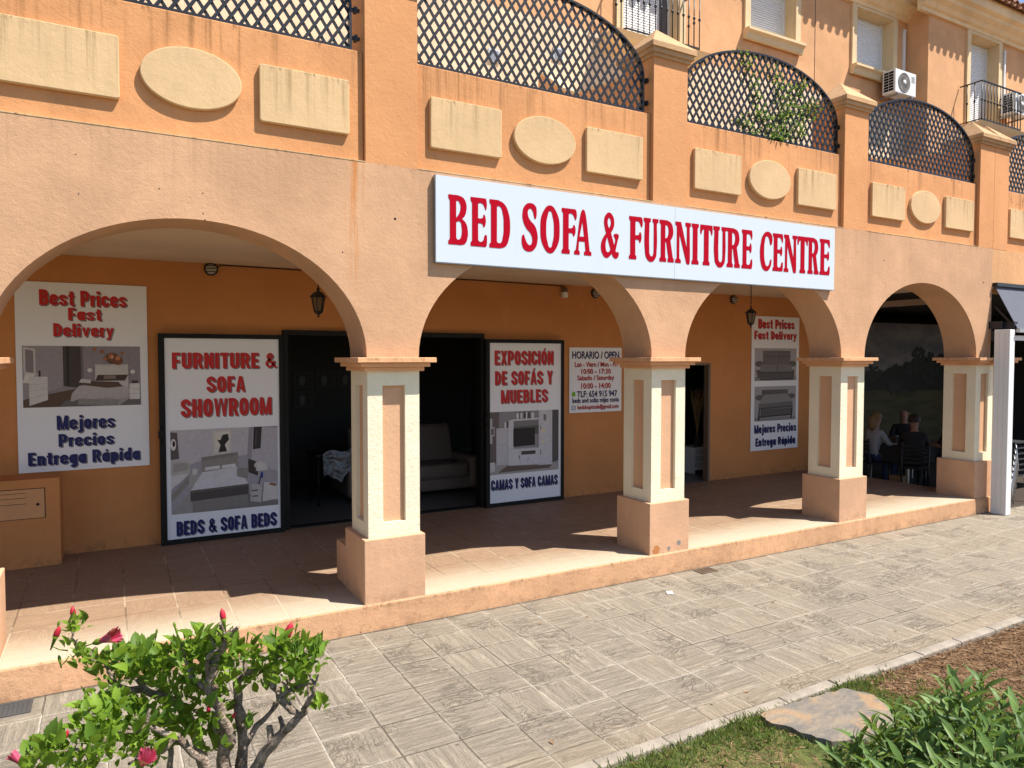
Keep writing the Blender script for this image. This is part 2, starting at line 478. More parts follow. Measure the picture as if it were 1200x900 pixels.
PAVE = tiles('stamped_slate_paving', .318, .3345, -.0215, .005, (.262,.222,.170), (.375,.322,.250), (.58,.52,.43), gw=.0068, wave=.9, halo=(.42,.36,.28), fine=1.9, sand=(.34,.275,.20), bumps=.9, pale_edge=[(-2.15,-1.75,(.37,.29,.20),.5)], edge_dark=-.040)
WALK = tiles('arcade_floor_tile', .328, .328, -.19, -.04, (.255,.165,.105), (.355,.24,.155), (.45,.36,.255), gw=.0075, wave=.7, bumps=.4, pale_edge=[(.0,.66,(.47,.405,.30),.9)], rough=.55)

# ------------------------------------------------------------------ world, sun, camera
world = bpy.data.worlds.new('World'); scn.world = world; world.use_nodes = True
wn = world.node_tree.nodes; bg = wn['Background']
sky = wn.new('ShaderNodeTexSky'); sky.sky_type = 'NISHITA'; sky.sun_disc = False
SUN = Vector((.43, -.41, 1.0)).normalized()       # towards the sun
sky.sun_elevation = math.asin(SUN.z); sky.sun_rotation = math.atan2(SUN.x, SUN.y)
sky.air_density = .8; sky.dust_density = .4; sky.ozone_density = 1.0
world.node_tree.links.new(sky.outputs[0], bg.inputs[0]); bg.inputs[1].default_value = .112
ld = bpy.data.lights.new('sun', 'SUN'); ld.energy = 5.0; ld.angle = R(.53); ld.color = (1, .945, .86)
sun = bpy.data.objects.new('sun', ld); COL.objects.link(sun)
sun.rotation_euler = SUN.to_track_quat('Z', 'Y').to_euler(); sun.location = (6, -8, 14)

cam = bpy.data.cameras.new('camera'); cam.sensor_width = 36; cam.lens = 36*837.53/1200; cam.clip_end = 600; cam.clip_start = .05
CAM = Vector((-1.568, -4.948, 1.78))
co = bpy.data.objects.new('camera', cam); COL.objects.link(co); co.location = CAM
co.rotation_euler = (math.pi/2 - .036704, 0.0, -.51258); scn.camera = co

scn.view_settings.view_transform = 'Standard'; scn.view_settings.look = 'None'
scn.view_settings.gamma = 1; scn.view_settings.exposure = .92
scn.cycles.max_bounces = 8; scn.cycles.diffuse_bounces = 4; scn.cycles.use_denoising = True
scn.cycles.sample_clamp_indirect = 4

# helpers only for writing positions of plants down: camera basis at authoring time
FW = Vector((.49009699, .87089515, -.03669576)); RT = Vector((.87150028, -.49039391, .0010353)); UP = Vector((.01709374, .03248776, .99932595))
def at(x, y, t):
    return CAM + FW*t + RT*(t*(x-600)/837.53) + UP*(t*(450-y)/837.53)

# ------------------------------------------------------------------ ground
g = MB()
g.quad((-260,-260,-.235), (260,-260,-.235), (260,260,-.235), (-260,260,-.235))
tag(g.build('ground', M['ground']), kind='structure')
g = MB()
nx, ny = 60, 40
g.box(-14, 26, -2.15, -.0012, -.30, -.19)
tag(g.build('pavement', PAVE), kind='structure')
# garden bed, gently uneven
g = MB(); vs = []; fs = []; nx, ny = 90, 40
for j in range(ny+1):
    for i in range(nx+1):
        x = -8 + 18*i/nx; y = -8.5 + (8.5-2.226)*j/ny
        z = -.205 + .03*mnoise.noise(Vector((x*1.3, y*1.3, 0))) + .012*mnoise.noise(Vector((x*6, y*6, 3)))
        if j == ny: z = -.215
        vs.append((x, y, z))
for j in range(ny):
    for i in range(nx):
        a = j*(nx+1)+i; fs.append((a, a+1, a+nx+2, a+nx+1))
g.add(vs, fs, 0, True)
tag(g.build('garden_bed', M['ground']), kind='structure')

# arcade walkway with its rendered step
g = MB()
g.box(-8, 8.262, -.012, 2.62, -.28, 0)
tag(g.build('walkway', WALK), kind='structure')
b = MB()
prof = [(0.0,-.3),(0.0,-.002),(-.012,-.006),(-.016,-.02),(-.016,-.3)]
b.prism([(y,z) for y,z in [(-.013,-.30),(-.013,.0015),(-.018,-.001),(-.023,-.010),(-.026,-.10),(-.031,-.30)]], 'x', -8, 8.262)
KERB = b

# ------------------------------------------------------------------ arcade building
bld = tag(empty('arcade_building', (0, 0, 0)), 'peach rendered arcade with four round arches, cream pillars and orange parapet above', 'building')
KERB.build('step_edge', M['kerb'], bld)

WF, WB = .03, .43           # faces of the arcade wall
ARX, ARZ, RISE = 1.118, 1.78, .88
def arch_pts(cx, n=40):
    return [(cx - ARX*math.cos(math.pi*i/n), ARZ + RISE*math.sin(math.pi*i/n)) for i in range(n+1)]

def arch_wall(x0, x1, centres, ztop, mat, parent, name):
    """wall between z=1.78 and ztop with half-elliptical openings"""
    b = MB()
    out = [(x0, ARZ)]
    edge = []                                   # lower outline
    for c in centres:
        edge += arch_pts(c)
    low = [(x0, ARZ)] + edge + [(x1, ARZ)]
    # front and back as strips (robust, no ngons)
    for y in (WF, WB):
        for a, c in zip(low[:-1], low[1:]):
            if abs(a[0]-c[0]) < 1e-6: continue
            b.quad((a[0],y,a[1]), (c[0],y,c[1]), (c[0],y,ztop), (a[0],y,ztop))
    for c in centres:
        ap = arch_pts(c); n = len(ap)
        b.add([(x,WF,z) for x,z in ap] + [(x,WB,z) for x,z in ap], [(i,i+1,n+i+1,n+i) for i in range(n-1)], 0, True)
    for a, c in zip(low[:-1], low[1:]):
        b.quad((a[0],WF,ztop), (c[0],WF,ztop), (c[0],WB,ztop), (a[0],WB,ztop))
    b.quad((x0,WF,ARZ),(x0,WB,ARZ),(x0,WB,ztop),(x0,WF,ztop)); b.quad((x1,WF,ARZ),(x1,WB,ARZ),(x1,WB,ztop),(x1,WF,ztop))
    return b.build(name, mat, parent, fix=False)
centres = [-1.078 + S*i for i in range(-1, 4)]
arch_wall(-1.078-S-1.5, 8.258, centres, 3.168, M['arch'], bld, 'arch_wall')

def shaft(b, x0, x1, y0, y1, z0, z1, mx, mz, dp):
    """square shaft with a sunk panel on each face; slot 0 cream, slot 1 peach"""
    cx, cy = (x0+x1)/2, (y0+y1)/2; hx = (x1-x0)/2
    for k in range(4):
        rot = Matrix.Rotation(k*math.pi/2, 3, 'Z')
        def P(u, d, z):
            v = rot @ Vector((u, -hx+d, 0)); return (cx+v.x, cy+v.y, z)
        o = [P(-hx,0,z0), P(hx,0,z0), P(hx,0,z1), P(-hx,0,z1)]
        i = [P(-hx+mx,0,z0+mz), P(hx-mx,0,z0+mz), P(hx-mx,0,z1-mz), P(-hx+mx,0,z1-mz)]
        n = [P(-hx+mx,dp,z0+mz), P(hx-mx,dp,z0+mz), P(hx-mx,dp,z1-mz), P(-hx+mx,dp,z1-mz)]
        b.add(o+i+n, [(0,1,5,4),(1,2,6,5),(2,3,7,6),(3,0,4,7),(4,5,9,8),(5,6,10,9),(6,7,11,10),(7,4,8,11)], 0)
        b.add(n, [(0,1,2,3)], 1)

def make_pillar(i):
    x = i*S
    b = MB(); shaft(b, x+.042, x+.440, .03, .428, .465, 1.685, .112, .108, .03)
    p = b.build('pillar', [M['pillar'], M['niche']], bld)
    c = MB()
    c.box(x+.012, x+.470, .0, .458, 1.683, 1.714); c.box(x-.022, x+.504, -.034, .492, 1.714, 1.745); c.box(x-.058, x+.540, -.07, .528, 1.745, 1.782)
    c.build('capital', M['captop'], p, bevel=.004)
    q = MB(); q.box(x, x+.469, -.006, .473, -.19, .4685)
    # small sloped shoulder under the shaft
    q.build('plinth', M['plinth'], p, bevel=.006)
    return p
for i in range(-2, 4): make_pillar(i)

# ceiling and shop wall with door openings
b = MB(); b.box(-8, 8.25, .431, 2.62, 2.70, 2.80); b.build('ceiling', M['ceiling'], bld)
YW = 2.62
b = MB()
holes = [(-.02, 2.29, 2.05), (4.85, 5.96, 1.70)]
xs = [-8, -.02, 2.29, 4.85, 5.96, 8.25]
b.box(-8, -.02, YW, YW+.07, 0, 2.70); b.box(-.02, 2.29, YW, YW+.07, 2.05, 2.70); b.box(2.29, 4.85, YW, YW+.07, 0, 2.70)
b.box(4.85, 5.96, YW, YW+.07, 1.70, 2.70); b.box(5.96, 8.25, YW, YW+.07, 0, 2.70)
b.build('shop_wall', M['shopwall'], bld)
b = MB(); b.box(-8.2, -8.0, -.0, 2.8, 0, 2.7); b.build('end_wall', M['shopwall'], bld)
# showroom behind
b = MB()
b.box(-3.2, 8.25, 7.6, 7.7, 0, 2.7); b.box(-3.3, -3.2, YW+.07, 7.6, 0, 2.7); b.box(8.13, 8.25, YW+.07, 7.6, 0, 2.7)
b.box(3.6, 3.7, YW+.07, 5.6, 0, 2.7); b.box(-3.3, 8.25, YW+.07, 7.7, 2.705, 2.8)
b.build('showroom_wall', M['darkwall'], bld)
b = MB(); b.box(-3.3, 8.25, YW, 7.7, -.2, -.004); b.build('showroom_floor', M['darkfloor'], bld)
# dark steel frames of the two openings
b = MB()
b.box(-.02, .03, 2.575, 2.70, 0, 2.05); b.box(2.245, 2.29, 2.575, 2.70, 0, 2.05); b.box(-.02, 2.29, 2.57, 2.70, 2.012, 2.065); b.box(.0, 2.25, 2.61, 2.70, .0, .014)
b.build('door_frame', M['black'], bld)
b = MB(); b.box(5.925, 5.962, 2.605, 2.70, 0, 1.70); b.box(4.85, 5.925, 2.615, 2.70, 1.675, 1.702)
b.build('door_frame', flat('brown_grey_door_frame', (.16,.115,.085), .5), bld)

# low block behind the second pillar
b = MB(); b.box(.005, .42, .478, .74, 0, .315); b.build('plinth_block', M['plinth'], bld, bevel=.004)

# parapet bays
PF, PB = .07, .22
bays = [(-2*S+.44, -S+.04), (-S+.44, .04), (.44, S+.04), (S+.44, 2*S+.04), (2*S+.44, 3*S+.03)]
def oval(cx, cz, rx, rz, n=48): return [(cx+rx*math.cos(2*math.pi*k/n), cz+rz*math.sin(2*math.pi*k/n)) for k in range(n)]
def rrect(x0, x1, z0, z1, r=.018, n=4):
    pts = []
    for cx, cz, a0 in ((x1-r,z1-r,0),(x0+r,z1-r,90),(x0+r,z0+r,180),(x1-r,z0+r,270)):
        for k in range(n+1):
            a = R(a0 + 90*k/n); pts.append((cx+r*math.cos(a), cz+r*math.sin(a)))
    return pts
def make_bay(x0, x1, parent, terr=True):
    b = MB(); b.box(x0, x1, PF, PB, 3.168, 3.953)
    b.build('parapet', M['parapet'], parent, bevel=.008)
    c = (x0+x1)/2
    for off in (-.711, .705):
        p = MB(); p.prism(rrect(c+off-.302, c+off+.302, 3.345, 3.722), 'y', .036, .0715)
        p.build('wall_plaque', M['plaque'], parent, loc=(c+off, .07, 3.535), bevel=.006)
    p = MB(); p.prism(oval(c-.003, 3.545, .296, .19), 'y', .036, .0715)
    p.build('oval_plaque', M['oval'], parent, loc=(c, .07, 3.545), bevel=.006)
for x0, x1 in bays: make_bay(x0, x1, bld)

b = MB()
for x0, x1 in bays: b.box(x0, x1, .0275, PF+.002, 3.1685, 3.1745)
b.build('ledge', M['plaque'], bld)
hm = flat('dark_drill_hole', (.03,.02,.015))
for hx, hz, hr in ((.259,2.79,.010), (8.06,2.73,.010), (6.02,2.87,.008), (-.13,2.52,.005), (-1.28,2.83,.004), (-1.03,2.83,.004), (-1.03,2.70,.004), (-1.02,2.66,.005), (-1.72,2.98,.004), (-1.71,2.75,.004)):
    b = MB(); b.lathe((hx,WF,hz), [(.0,-.0012),(hr,-.0012),(hr,.0)], 8, axis='y'); b.build('drill_hole', hm, bld)

def pyramid_cap(b, x0, x1, y0, y1, l=1, r=1):
    o = .058
    b.box(x0-.02*l, x1+.02*r, y0-.02, y1+.02, 4.445, 4.475)
    b.box(x0-.04*l, x1+.04*r, y0-.04, y1+.04, 4.475, 4.515)
    X0, X1, Y0, Y1 = x0-o*l, x1+o*r, y0-o, y1+o
    b.box(X0, X1, Y0, Y1, 4.515, 4.56)
    cx, cy = (x0+x1)/2, (y0+y1)/2
    b.add([(X0,Y0,4.56),(X1,Y0,4.56),(X1,Y1,4.56),(X0,Y1,4.56),(cx,cy,4.80)], [(0,1,4),(1,2,4),(2,3,4),(3,0,4)])
def make_post(x0, x1, parent, cap=True, l=1):
    b = MB(); b.box(x0, x1, WF, .445, 3.1685, 4.446)
    p = b.build('parapet_post', M['post'], parent)
    if cap:
        c = MB(); pyramid_cap(c, x0, x1, WF, .445, l); c.build('post_cap', M['cap'], p)
    return p
for i in (-2, -1, 0, 1, 2): make_post(i*S+.042, i*S+.438, bld)
b = MB(); b.box(7.932, 8.258, WF, .445, 3.1685, 4.446); p4 = b.build('parapet_post', M['post'], bld)
c = MB(); pyramid_cap(c, 7.932, 8.257, WF, .445, 1, 0); c.build('post_cap', M['cap'], p4)
# terrace behind the parapet
b = MB(); b.box(-8, 8.25, .445, 4.4, 2.95, 3.10); b.box(-8, 8.25, PB+.0, .445, 2.95, 3.10); b.build('terrace_floor', M['housecream'], bld)
# curved dividing walls between the terraces
def divider(x, parent, name='terrace_divider'):
    pts = [(.45,3.1),(.45,4.44),(.65,4.47),(.9,4.5),(1.2,4.53),(1.45,4.58),(1.65,4.68),(1.85,4.82),(2.05,4.97),(2.2,5.03),(2.2,3.1)]
    b = MB(); b.prism(pts, 'x', x-.07, x+.07)
    d = b.build(name, M['house'], parent)
    cpt = [(y,z) for y,z in pts[1:-1]]
    c = MB(); c.prism(cpt + [(y,z+.035) for y,z in reversed(cpt)], 'x', x-.085, x+.085)
    c.build('coping', M['surround'], d)
for x in (S+.24, 3*S+.2): divider(x, bld)

# ------------------------------------------------------------------ house row above
hs = tag(empty('terraced_house', (0, 4.4, 3.1)), 'two storey orange house row with shuttered windows above the arcade terraces', 'building')
YB, YF = 4.4, 3.92
XC = 13.3
b = MB()
ops = [(5.72, 6.92, 6.84, 8.78), (8.60, 9.80, 7.66, 8.78), (11.60, 12.80, 7.62, 8.80)]
def holed_wall(b, x0, x1, z0, z1, y0, y1, ops):
    xs = x0
    for a, c, zb, zt in ops:
        b.box(xs, a, y0, y1, z0, z1)
        b.box(a, c, y0, y1, z0, zb); b.box(a, c, y0, y1, zt, z1)
        xs = c
    b.box(xs, x1, y0, y1, z0, z1)
holed_wall(b, -8, XC+.02, 6.9, 9.05, YB, YB+.35, [(5.72,6.92,6.95,8.78)] + ops[1:])
b.build('house_wall', M['house'], hs)
b = MB(); b.box(-8, 4.95, YB-.004, YB+.35, 3.1, 6.9); b.box(4.95, XC+.02, YB-.002, YB+.35, 3.1, 6.9)
b.build('lower_house_wall', [M['housecream']], hs)
b = MB(); holed_wall(b, XC, 22, 3.1, 9.05, YF, YF+.35, [(14.80,15.92,6.86,8.80),(18.2,19.3,6.86,8.8)])
b.box(XC, XC+.35, YF+.35, YB+.3, 3.1, 9.05)
b.build('projecting_wall', M['house'], hs)
# movement joint in the render
b = MB(); b.box(10.385, 10.40, YB-.004, YB, 6.9, 9.0); b.build('render_joint', flat('dark_joint', (.14,.07,.035)), hs)

def window(x0, x1, z0, z1, Y, parent, sill=True, dark=0.0):
    """deep opening: surround with a pediment, roller shutter set back, sill"""
    f = MB(); w = .135; t = .045
    cx = (x0+x1)/2
    f.box(x0-w, x0, Y-t, Y+.003, z0-(.0 if sill else 0), z1)
    f.box(x1, x1+w, Y-t, Y+.003, z0, z1)
    f.prism([(x0-w,z1),(x1+w,z1),(x1+w,z1+.15),(cx+.16,z1+.15),(cx+.03,z1+.31),(cx-.03,z1+.31),(cx-.16,z1+.15),(x0-w,z1+.15)], 'y', Y-t, Y+.003)
    # reveals
    f.box(x0-.001, x0+.012, Y, Y+.27, z0, z1); f.box(x1-.012, x1+.001, Y, Y+.27, z0, z1); f.box(x0, x1, Y, Y+.27, z1-.012, z1+.001)
    wnd = f.build('window', M['surround'], parent)
    s = MB(); s.box(x0+.05, x1-.05-dark, Y+.225, Y+.25, z0+.0, z1-.02); s.build('shutter', M['shutter'], wnd)
    r = MB(); r.box(x0+.012, x0+.05, Y+.20, Y+.26, z0, z1-.012); r.box(x1-.05, x1-.012, Y+.20, Y+.26, z0, z1-.012); r.build('shutter_rail', M['white'], wnd)
    if dark:
        d = MB(); d.box(x1-.05-dark, x1-.05, Y+.235, Y+.245, z0, z1-.02); d.build('glass_door', flat('grey_door_glass', (.10,.10,.12), .15, .05, .6), wnd)
    bk = MB(); bk.box(x0-.02, x1+.02, Y+.255, Y+.27, z0-.02, z1); bk.build('back_panel', M['white'], wnd)
    if sill:
        l = MB()
        l.prism([(Y-.16,z0+.02),(Y+.22,z0+.02),(Y+.22,z0-.02),(Y-.05,z0-.17),(Y-.085,z0-.16),(Y-.11,z0-.06),(Y-.16,z0-.025)], 'x', x0-w-.02, x1+w+.02)
        l.build('sill', M['surround'], wnd)
    return wnd
window(5.72, 6.92, 6.96, 8.78, YB, hs, False, .18)
window(8.60, 9.80, 7.66, 8.78, YB, hs)
window(11.60, 12.80, 7.62, 8.80, YB, hs)
window(14.80, 15.92, 6.87, 8.80, YF, hs, False)
window(18.2, 19.3, 6.87, 8.80, YF, hs, False)

# cornice and eaves
def cornice(x0, x1, Y, parent, left_return=False):
    p = [(Y+.02,8.86),(Y-.06,8.86),(Y-.07,8.92),(Y-.12,8.95),(Y-.17,9.02),(Y-.26,9.08),(Y-.28,9.14),(Y-.36,9.18),(Y-.38,9.26),(Y-.38,9.34),(Y+.02,9.34)]
    b = MB(); b.prism(p, 'x', x0, x1)
    return b.build('cornice', M['cornice'], parent)
cornice(-8, XC-.001, YB, hs); cornice(XC-.38, 22, YF, hs)
def roof(x0, x1, Y, parent):
    b = MB()
    ey = Y-.50; ez = 9.365
    b.add([(x0,ey+.06,ez-.02),(x1,ey+.06,ez-.02),(x1,ey+3.3,ez+1.3),(x0,ey+3.3,ez+1.3)], [(0,1,2,3)])
    r = b.build('roof', M['roof'], parent)
    t = MB(); n = int((x1-x0)/.235); d = Vector((0, 1, .40)).normalized()
    for k in range(n):
        cx = x0 + (k+.5)*(x1-x0)/n
        for (dx, rr, zo, sgn) in ((0,.080,.045,1), (.1175,.072,.035,-1)):
            vs = []; fs = []; m = 8
            for row in range(7):
                for half in (0, 1):
                    s0 = row*.42 + half*.43
                    lift = .018*(1-half)
                    for q in range(m+1):
                        a = math.pi*q/m
                        vs.append((cx+dx+rr*math.cos(a)*(1-.1*half), ey+d.y*s0, ez+zo+d.z*s0+sgn*rr*math.sin(a)*(.95) + lift))
            for row in range(7):
                o = row*2*(m+1)
                for q in range(m): fs.append((o+q, o+q+1, o+m+1+q+1, o+m+1+q))
            t.add(vs, fs, 0, True)
    tt = t.build('roof_tiles', M['roof'], r, fix=False)
    so = tt.modifiers.new('thick', 'SOLIDIFY'); so.thickness = .012
    m_ = MB(); m_.box(x0, x1, ey+.10, Y+.02, ez-.03, ez+.01); m_.build('eave_board', M['cornice'], r)
roof(4.5, XC-.55, YB, hs); roof(XC-.55, 21, YF, hs)
b = MB(); b.box(-8, 4.5, YB-.48, YB+2.8, 9.345, 9.42); b.build('eave_slab', M['roof'], hs)

# balconies: slab is part of the house, the iron railings are things of their own
b = MB(); b.prism([(3.95,6.83),(4.4,6.83),(4.4,6.68),(4.06,6.70),(4.0,6.76)], 'x', 5.25, 7.25); b.build('balcony_slab', M['surround'], hs)
b = MB(); b.prism([(3.42,6.75),(3.92,6.75),(3.92,6.55),(3.55,6.58),(3.46,6.68)], 'x', 14.4, 16.4); b.build('balcony_slab', M['surround'], hs)
# lamp, vents, conduit on house walls
def conduit(x, z0, z1, Y, lab):
    b = MB(); b.box(x-.03, x+.03, Y-.05, Y, z0, z1); b.box(x-.036, x+.036, Y-.055, Y, z1, z1+.04)
    tag(b.build('conduit', M['white'], loc=(x, Y, z0), bevel=.008), lab, 'conduit')
conduit(13.19, 7.45, 8.66, YB, 'white plastic conduit on the orange wall above the first air conditioner')
conduit(16.17, 7.5, 8.66, YF, 'white plastic conduit beside the balcony door at the far end')

def railing(x0, x1, yf, yb, z0, z1, lab):
    t = tag(empty('balcony_railing', ((x0+x1)/2, yf, z0)), lab, 'railing')
    r = MB()
    for z in (z0+.03, z1):
        r.bar((x0,yf,z),(x1,yf,z),.03,.02); r.bar((x0,yf,z),(x0,yb,z),.03,.02); r.bar((x1,yf,z),(x1,yb,z),.03,.02)
    zm = z0+(z1-z0)*.52
    r.build('rail', M['iron'], t)
    b = MB()
    n = int((x1-x0)/.115)
    for k in range(n+1):
        x = x0+(x1-x0)*k/n
        b.tube([(x,yf,z0),(x,yf,z1)], .0095, 6)
        b.lathe((x,yf,zm), [(.009,-.03),(.02,-.015),(.022,0),(.02,.015),(.009,.03)], 8)
    for x in (x0, x1):
        m = max(2, int((yb-yf)/.12))
        for k in range(1, m):
            y = yf+(yb-yf)*k/m
            b.tube([(x,y,z0),(x,y,z1)], .0095, 6)
            b.lathe((x,y,zm), [(.009,-.03),(.02,-.015),(.022,0),(.02,.015),(.009,.03)], 8)
    b.build('bars', M['iron'], t)
    return t
railing(5.48, 7.0, 3.98, 4.36, 6.84, 7.80, 'black iron balcony railing with ball knobs before the half open shutter door')
railing(14.45, 16.0, 3.45, 3.9, 6.76, 7.58, 'black iron balcony railing before the shuttered door on the projecting wall')

def aircon(lab):
    x0, x1, y0, y1, z0, z1 = 12.30, 13.00, 3.98, 4.26, 7.13, 7.60
    t = tag(empty('air_conditioner', ((x0+x1)/2, (y0+y1)/2, z0)), lab, 'air conditioner', 'air conditioners on the house walls')
    b = MB(); b.box(x0, x1, y0, y1, z0, z1); b.build('case', M['white'], t, bevel=.012)
    g = MB()
    for k in range(7):
        for j in range(2):
            g.box(x0-.004, x0+.001, y0+.04+j*.105, y0+.135+j*.105, z0+.05+k*.056, z0+.095+k*.056)
    g.build('side_grille', M['black'], t)
    fc = (x0+.29, y0-.004, z0+.235)
    f = MB(); f.lathe(fc, [(.0,.004),(.19,.004),(.195,-.006),(.18,-.008),(.175,0)], 32, axis='y')
    for k in range(36):
        a = 2*math.pi*k/36
        f.bar((fc[0]+.05*math.cos(a), y0-.010, fc[2]+.05*math.sin(a)), (fc[0]+.18*math.cos(a), y0-.010, fc[2]+.18*math.sin(a)), .004, .004, up=(0,1,0))
    f.build('fan_grille', flat('grey_fan_grille', (.24,.22,.20), .5), t)
    h = MB(); h.lathe(fc, [(.0,-.014),(.045,-.014),(.05,0)], 16, axis='y'); h.build('fan_hub', M['white'], t)
    q = MB()
    for k in range(6): q.box(x1-.16, x1-.05, y0-.003, y0+.001, z1-.08-k*.022, z1-.07-k*.022)
    q.build('badge', flat('grey_badge_print', (.35,.35,.36)), t)
    for xa in (x0+.1, x1-.14):
        s = MB(); s.box(xa, xa+.04, y0, YB, z0-.03, z0); s.build('bracket', M['metalgrey'], t)
    return t
ac = aircon('white air conditioner unit beside the pedimented window above the terrace')
a2 = copy_tree(ac, (12.65+3.55, 4.12-.48, 7.16)); tag(a2, 'white air conditioner unit behind the far balcony railing')

# ------------------------------------------------------------------ lattice grilles
def make_grille(x0, x1, lab):
    z0, zs, za = 3.962, 4.27, 4.775
    Y = .115
    t = tag(empty('lattice_grille', ((x0+x1)/2, Y, z0)), lab, 'grille', 'arched iron grilles on the parapet')
    cx, hw = (x0+x1)/2, (x1-x0)/2
    def ztop(x):
        d = min(1, abs(x-cx)/hw); return zs + (za-zs)*math.sqrt(max(0, 1-d*d))
    f = MB()
    n = 36
    arc = [(cx-hw*math.cos(math.pi*k/n), Y, zs+(za-zs)*math.sin(math.pi*k/n)) for k in range(n+1)]
    pts = [(x0,Y,z0)] + arc + [(x1,Y,z0)]
    for a, c in zip(pts[:-1], pts[1:]): f.bar(a, Vector(c)+(Vector(c)-Vector(a)).normalized()*.004, .045, .018, up=(0,1,0) if False else Vector((0,1,0)).cross((Vector(c)-Vector(a)).normalized()))
    f.bar((x0,Y,z0+.006),(x1,Y,z0+.006), .04, .022, up=(0,0,1))
    f.build('frame', M['iron'], t)
    l = MB()
    w, h = .0835, .126
    for sgn, yo in ((1,-.006), (-1,.006)):
        k = -60
        for k in range(-40, 60):
            xs = x0 + k*w
            pin = None; pout = None
            steps = 160
            # walk along the bar and keep the inside run
            run = []
            for q in range(steps+1):
                z = z0 + (za-z0)*q/steps
                x = xs + sgn*(z-z0)*w/h
                if x0 < x < x1 and z < ztop(x): run.append((x,z))
            if len(run) > 2:
                a, c = run[0], run[-1]
                l.bar((a[0],Y+yo,a[1]), (c[0],Y+yo,c[1]), .008, .0215, up=Vector((0,1,0)).cross(Vector((c[0]-a[0],0,c[1]-a[1])).normalized()))
    l.build('lattice', M['iron'], t)
    for x, dx in ((x0,-.07),(x1,.07)):
        for z in (z0+.09, zs-.02):
            r = MB(); r.box(min(x,x+dx), max(x,x+dx), Y-.012, Y+.012, z-.011, z+.011); r.box(x+dx*.55-.012, x+dx*.55+.012, Y-.022, Y+.022, z-.02, z+.02)
            r.build('bracket', M['iron'], t)
    return t
g0 = make_grille(.445, 2.612, 'arched black lattice grille above the left half of the red lettered sign')
cx0 = g0.location.x
glab = {-1: 'black lattice grille cut by the top edge, above the widest arch', 1: 'arched black lattice grille overgrown with a green creeper', 2: 'arched black lattice grille below the air conditioner unit, without creeper', 3: 'black lattice grille cut by the right edge, beyond the double post', -2: None}
for k in (-1, 1, 2, 3):
    c = copy_tree(g0, (cx0 + k*S + (.07 if k == 3 else .02 if k > 0 else -.02), g0.location.y, g0.location.z)); tag(c, glab[k])

# ------------------------------------------------------------------ next building (restaurant)
rb = tag(empty('restaurant_building', (8.26, 0, -.19)), 'orange building past the double post, holding a dark dining room under an awning', 'building')
b = MB(); b.box(8.262, 16, WF+.002, WB, 2.66, 3.168); b.build('front_wall', M['arch2'], rb)
make_bay(8.60, 10.78, rb); 
make_post(8.263, 8.60, rb, True, 0)
make_post(10.78, 11.15, rb)
b = MB(); b.box(11.15, 16, PF, PB, 3.168, 3.953); b.build('parapet', M['parapet'], rb)
b = MB()
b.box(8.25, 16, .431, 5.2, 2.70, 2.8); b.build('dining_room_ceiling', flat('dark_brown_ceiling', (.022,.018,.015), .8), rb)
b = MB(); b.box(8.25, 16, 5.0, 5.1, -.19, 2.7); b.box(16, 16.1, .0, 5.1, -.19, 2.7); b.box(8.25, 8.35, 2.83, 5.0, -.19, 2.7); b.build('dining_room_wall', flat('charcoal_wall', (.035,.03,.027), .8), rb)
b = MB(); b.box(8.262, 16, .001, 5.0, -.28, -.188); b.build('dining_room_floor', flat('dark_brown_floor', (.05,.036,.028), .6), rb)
bm_ = flat('pale_ceiling_beam', (.55,.42,.33), .7)
for x in (9.0,):
    b = MB(); b.box(x, x+.09, .45, 3.6, 2.575, 2.66); b.build('ceiling_beam', bm_, rb)
b = MB(); b.box(8.42, 8.80, .05, .42, -.19, 1.7); pp = b.build('pillar', M['pillar'], rb)
c = MB(); c.box(8.39, 8.83, .02, .45, 1.683, 1.714); c.box(8.36, 8.86, -.01, .48, 1.714, 1.745); c.box(8.34, 8.89, -.04, .5, 1.745, 1.782); c.build('capital', M['captop'], pp)

# ------------------------------------------------------------------ printed text
def text_mesh(body, bold=.0, space=1.0):
    cu = bpy.data.curves.new('txt', 'FONT'); cu.body = body; cu.offset = bold; cu.space_character = space; cu.resolution_u = 3
    o = bpy.data.objects.new('txt', cu); COL.objects.link(o)
    bpy.context.view_layer.update()
    me = bpy.data.meshes.new_from_object(o.evaluated_get(bpy.context.evaluated_depsgraph_get()))
    bpy.data.objects.remove(o)
    vs = [(v.co.x, v.co.y) for v in me.vertices]; fs = [tuple(p.vertices) for p in me.polygons]
    bpy.data.meshes.remove(me)
    return vs, fs
def add_text(mb, body, x0, x1, z0, z1, Y, bold=.02, space=1.0, mi=0):
    vs, fs = text_mesh(body, bold, space)
    ax, bx = min(v[0] for v in vs), max(v[0] for v in vs); az, bz = min(v[1] for v in vs), max(v[1] for v in vs)
    mb.add([(x0+(u-ax)/(bx-ax)*(x1-x0), Y, z0+(w-az)/(bz-az)*(z1-z0)) for u, w in vs], fs, mi)

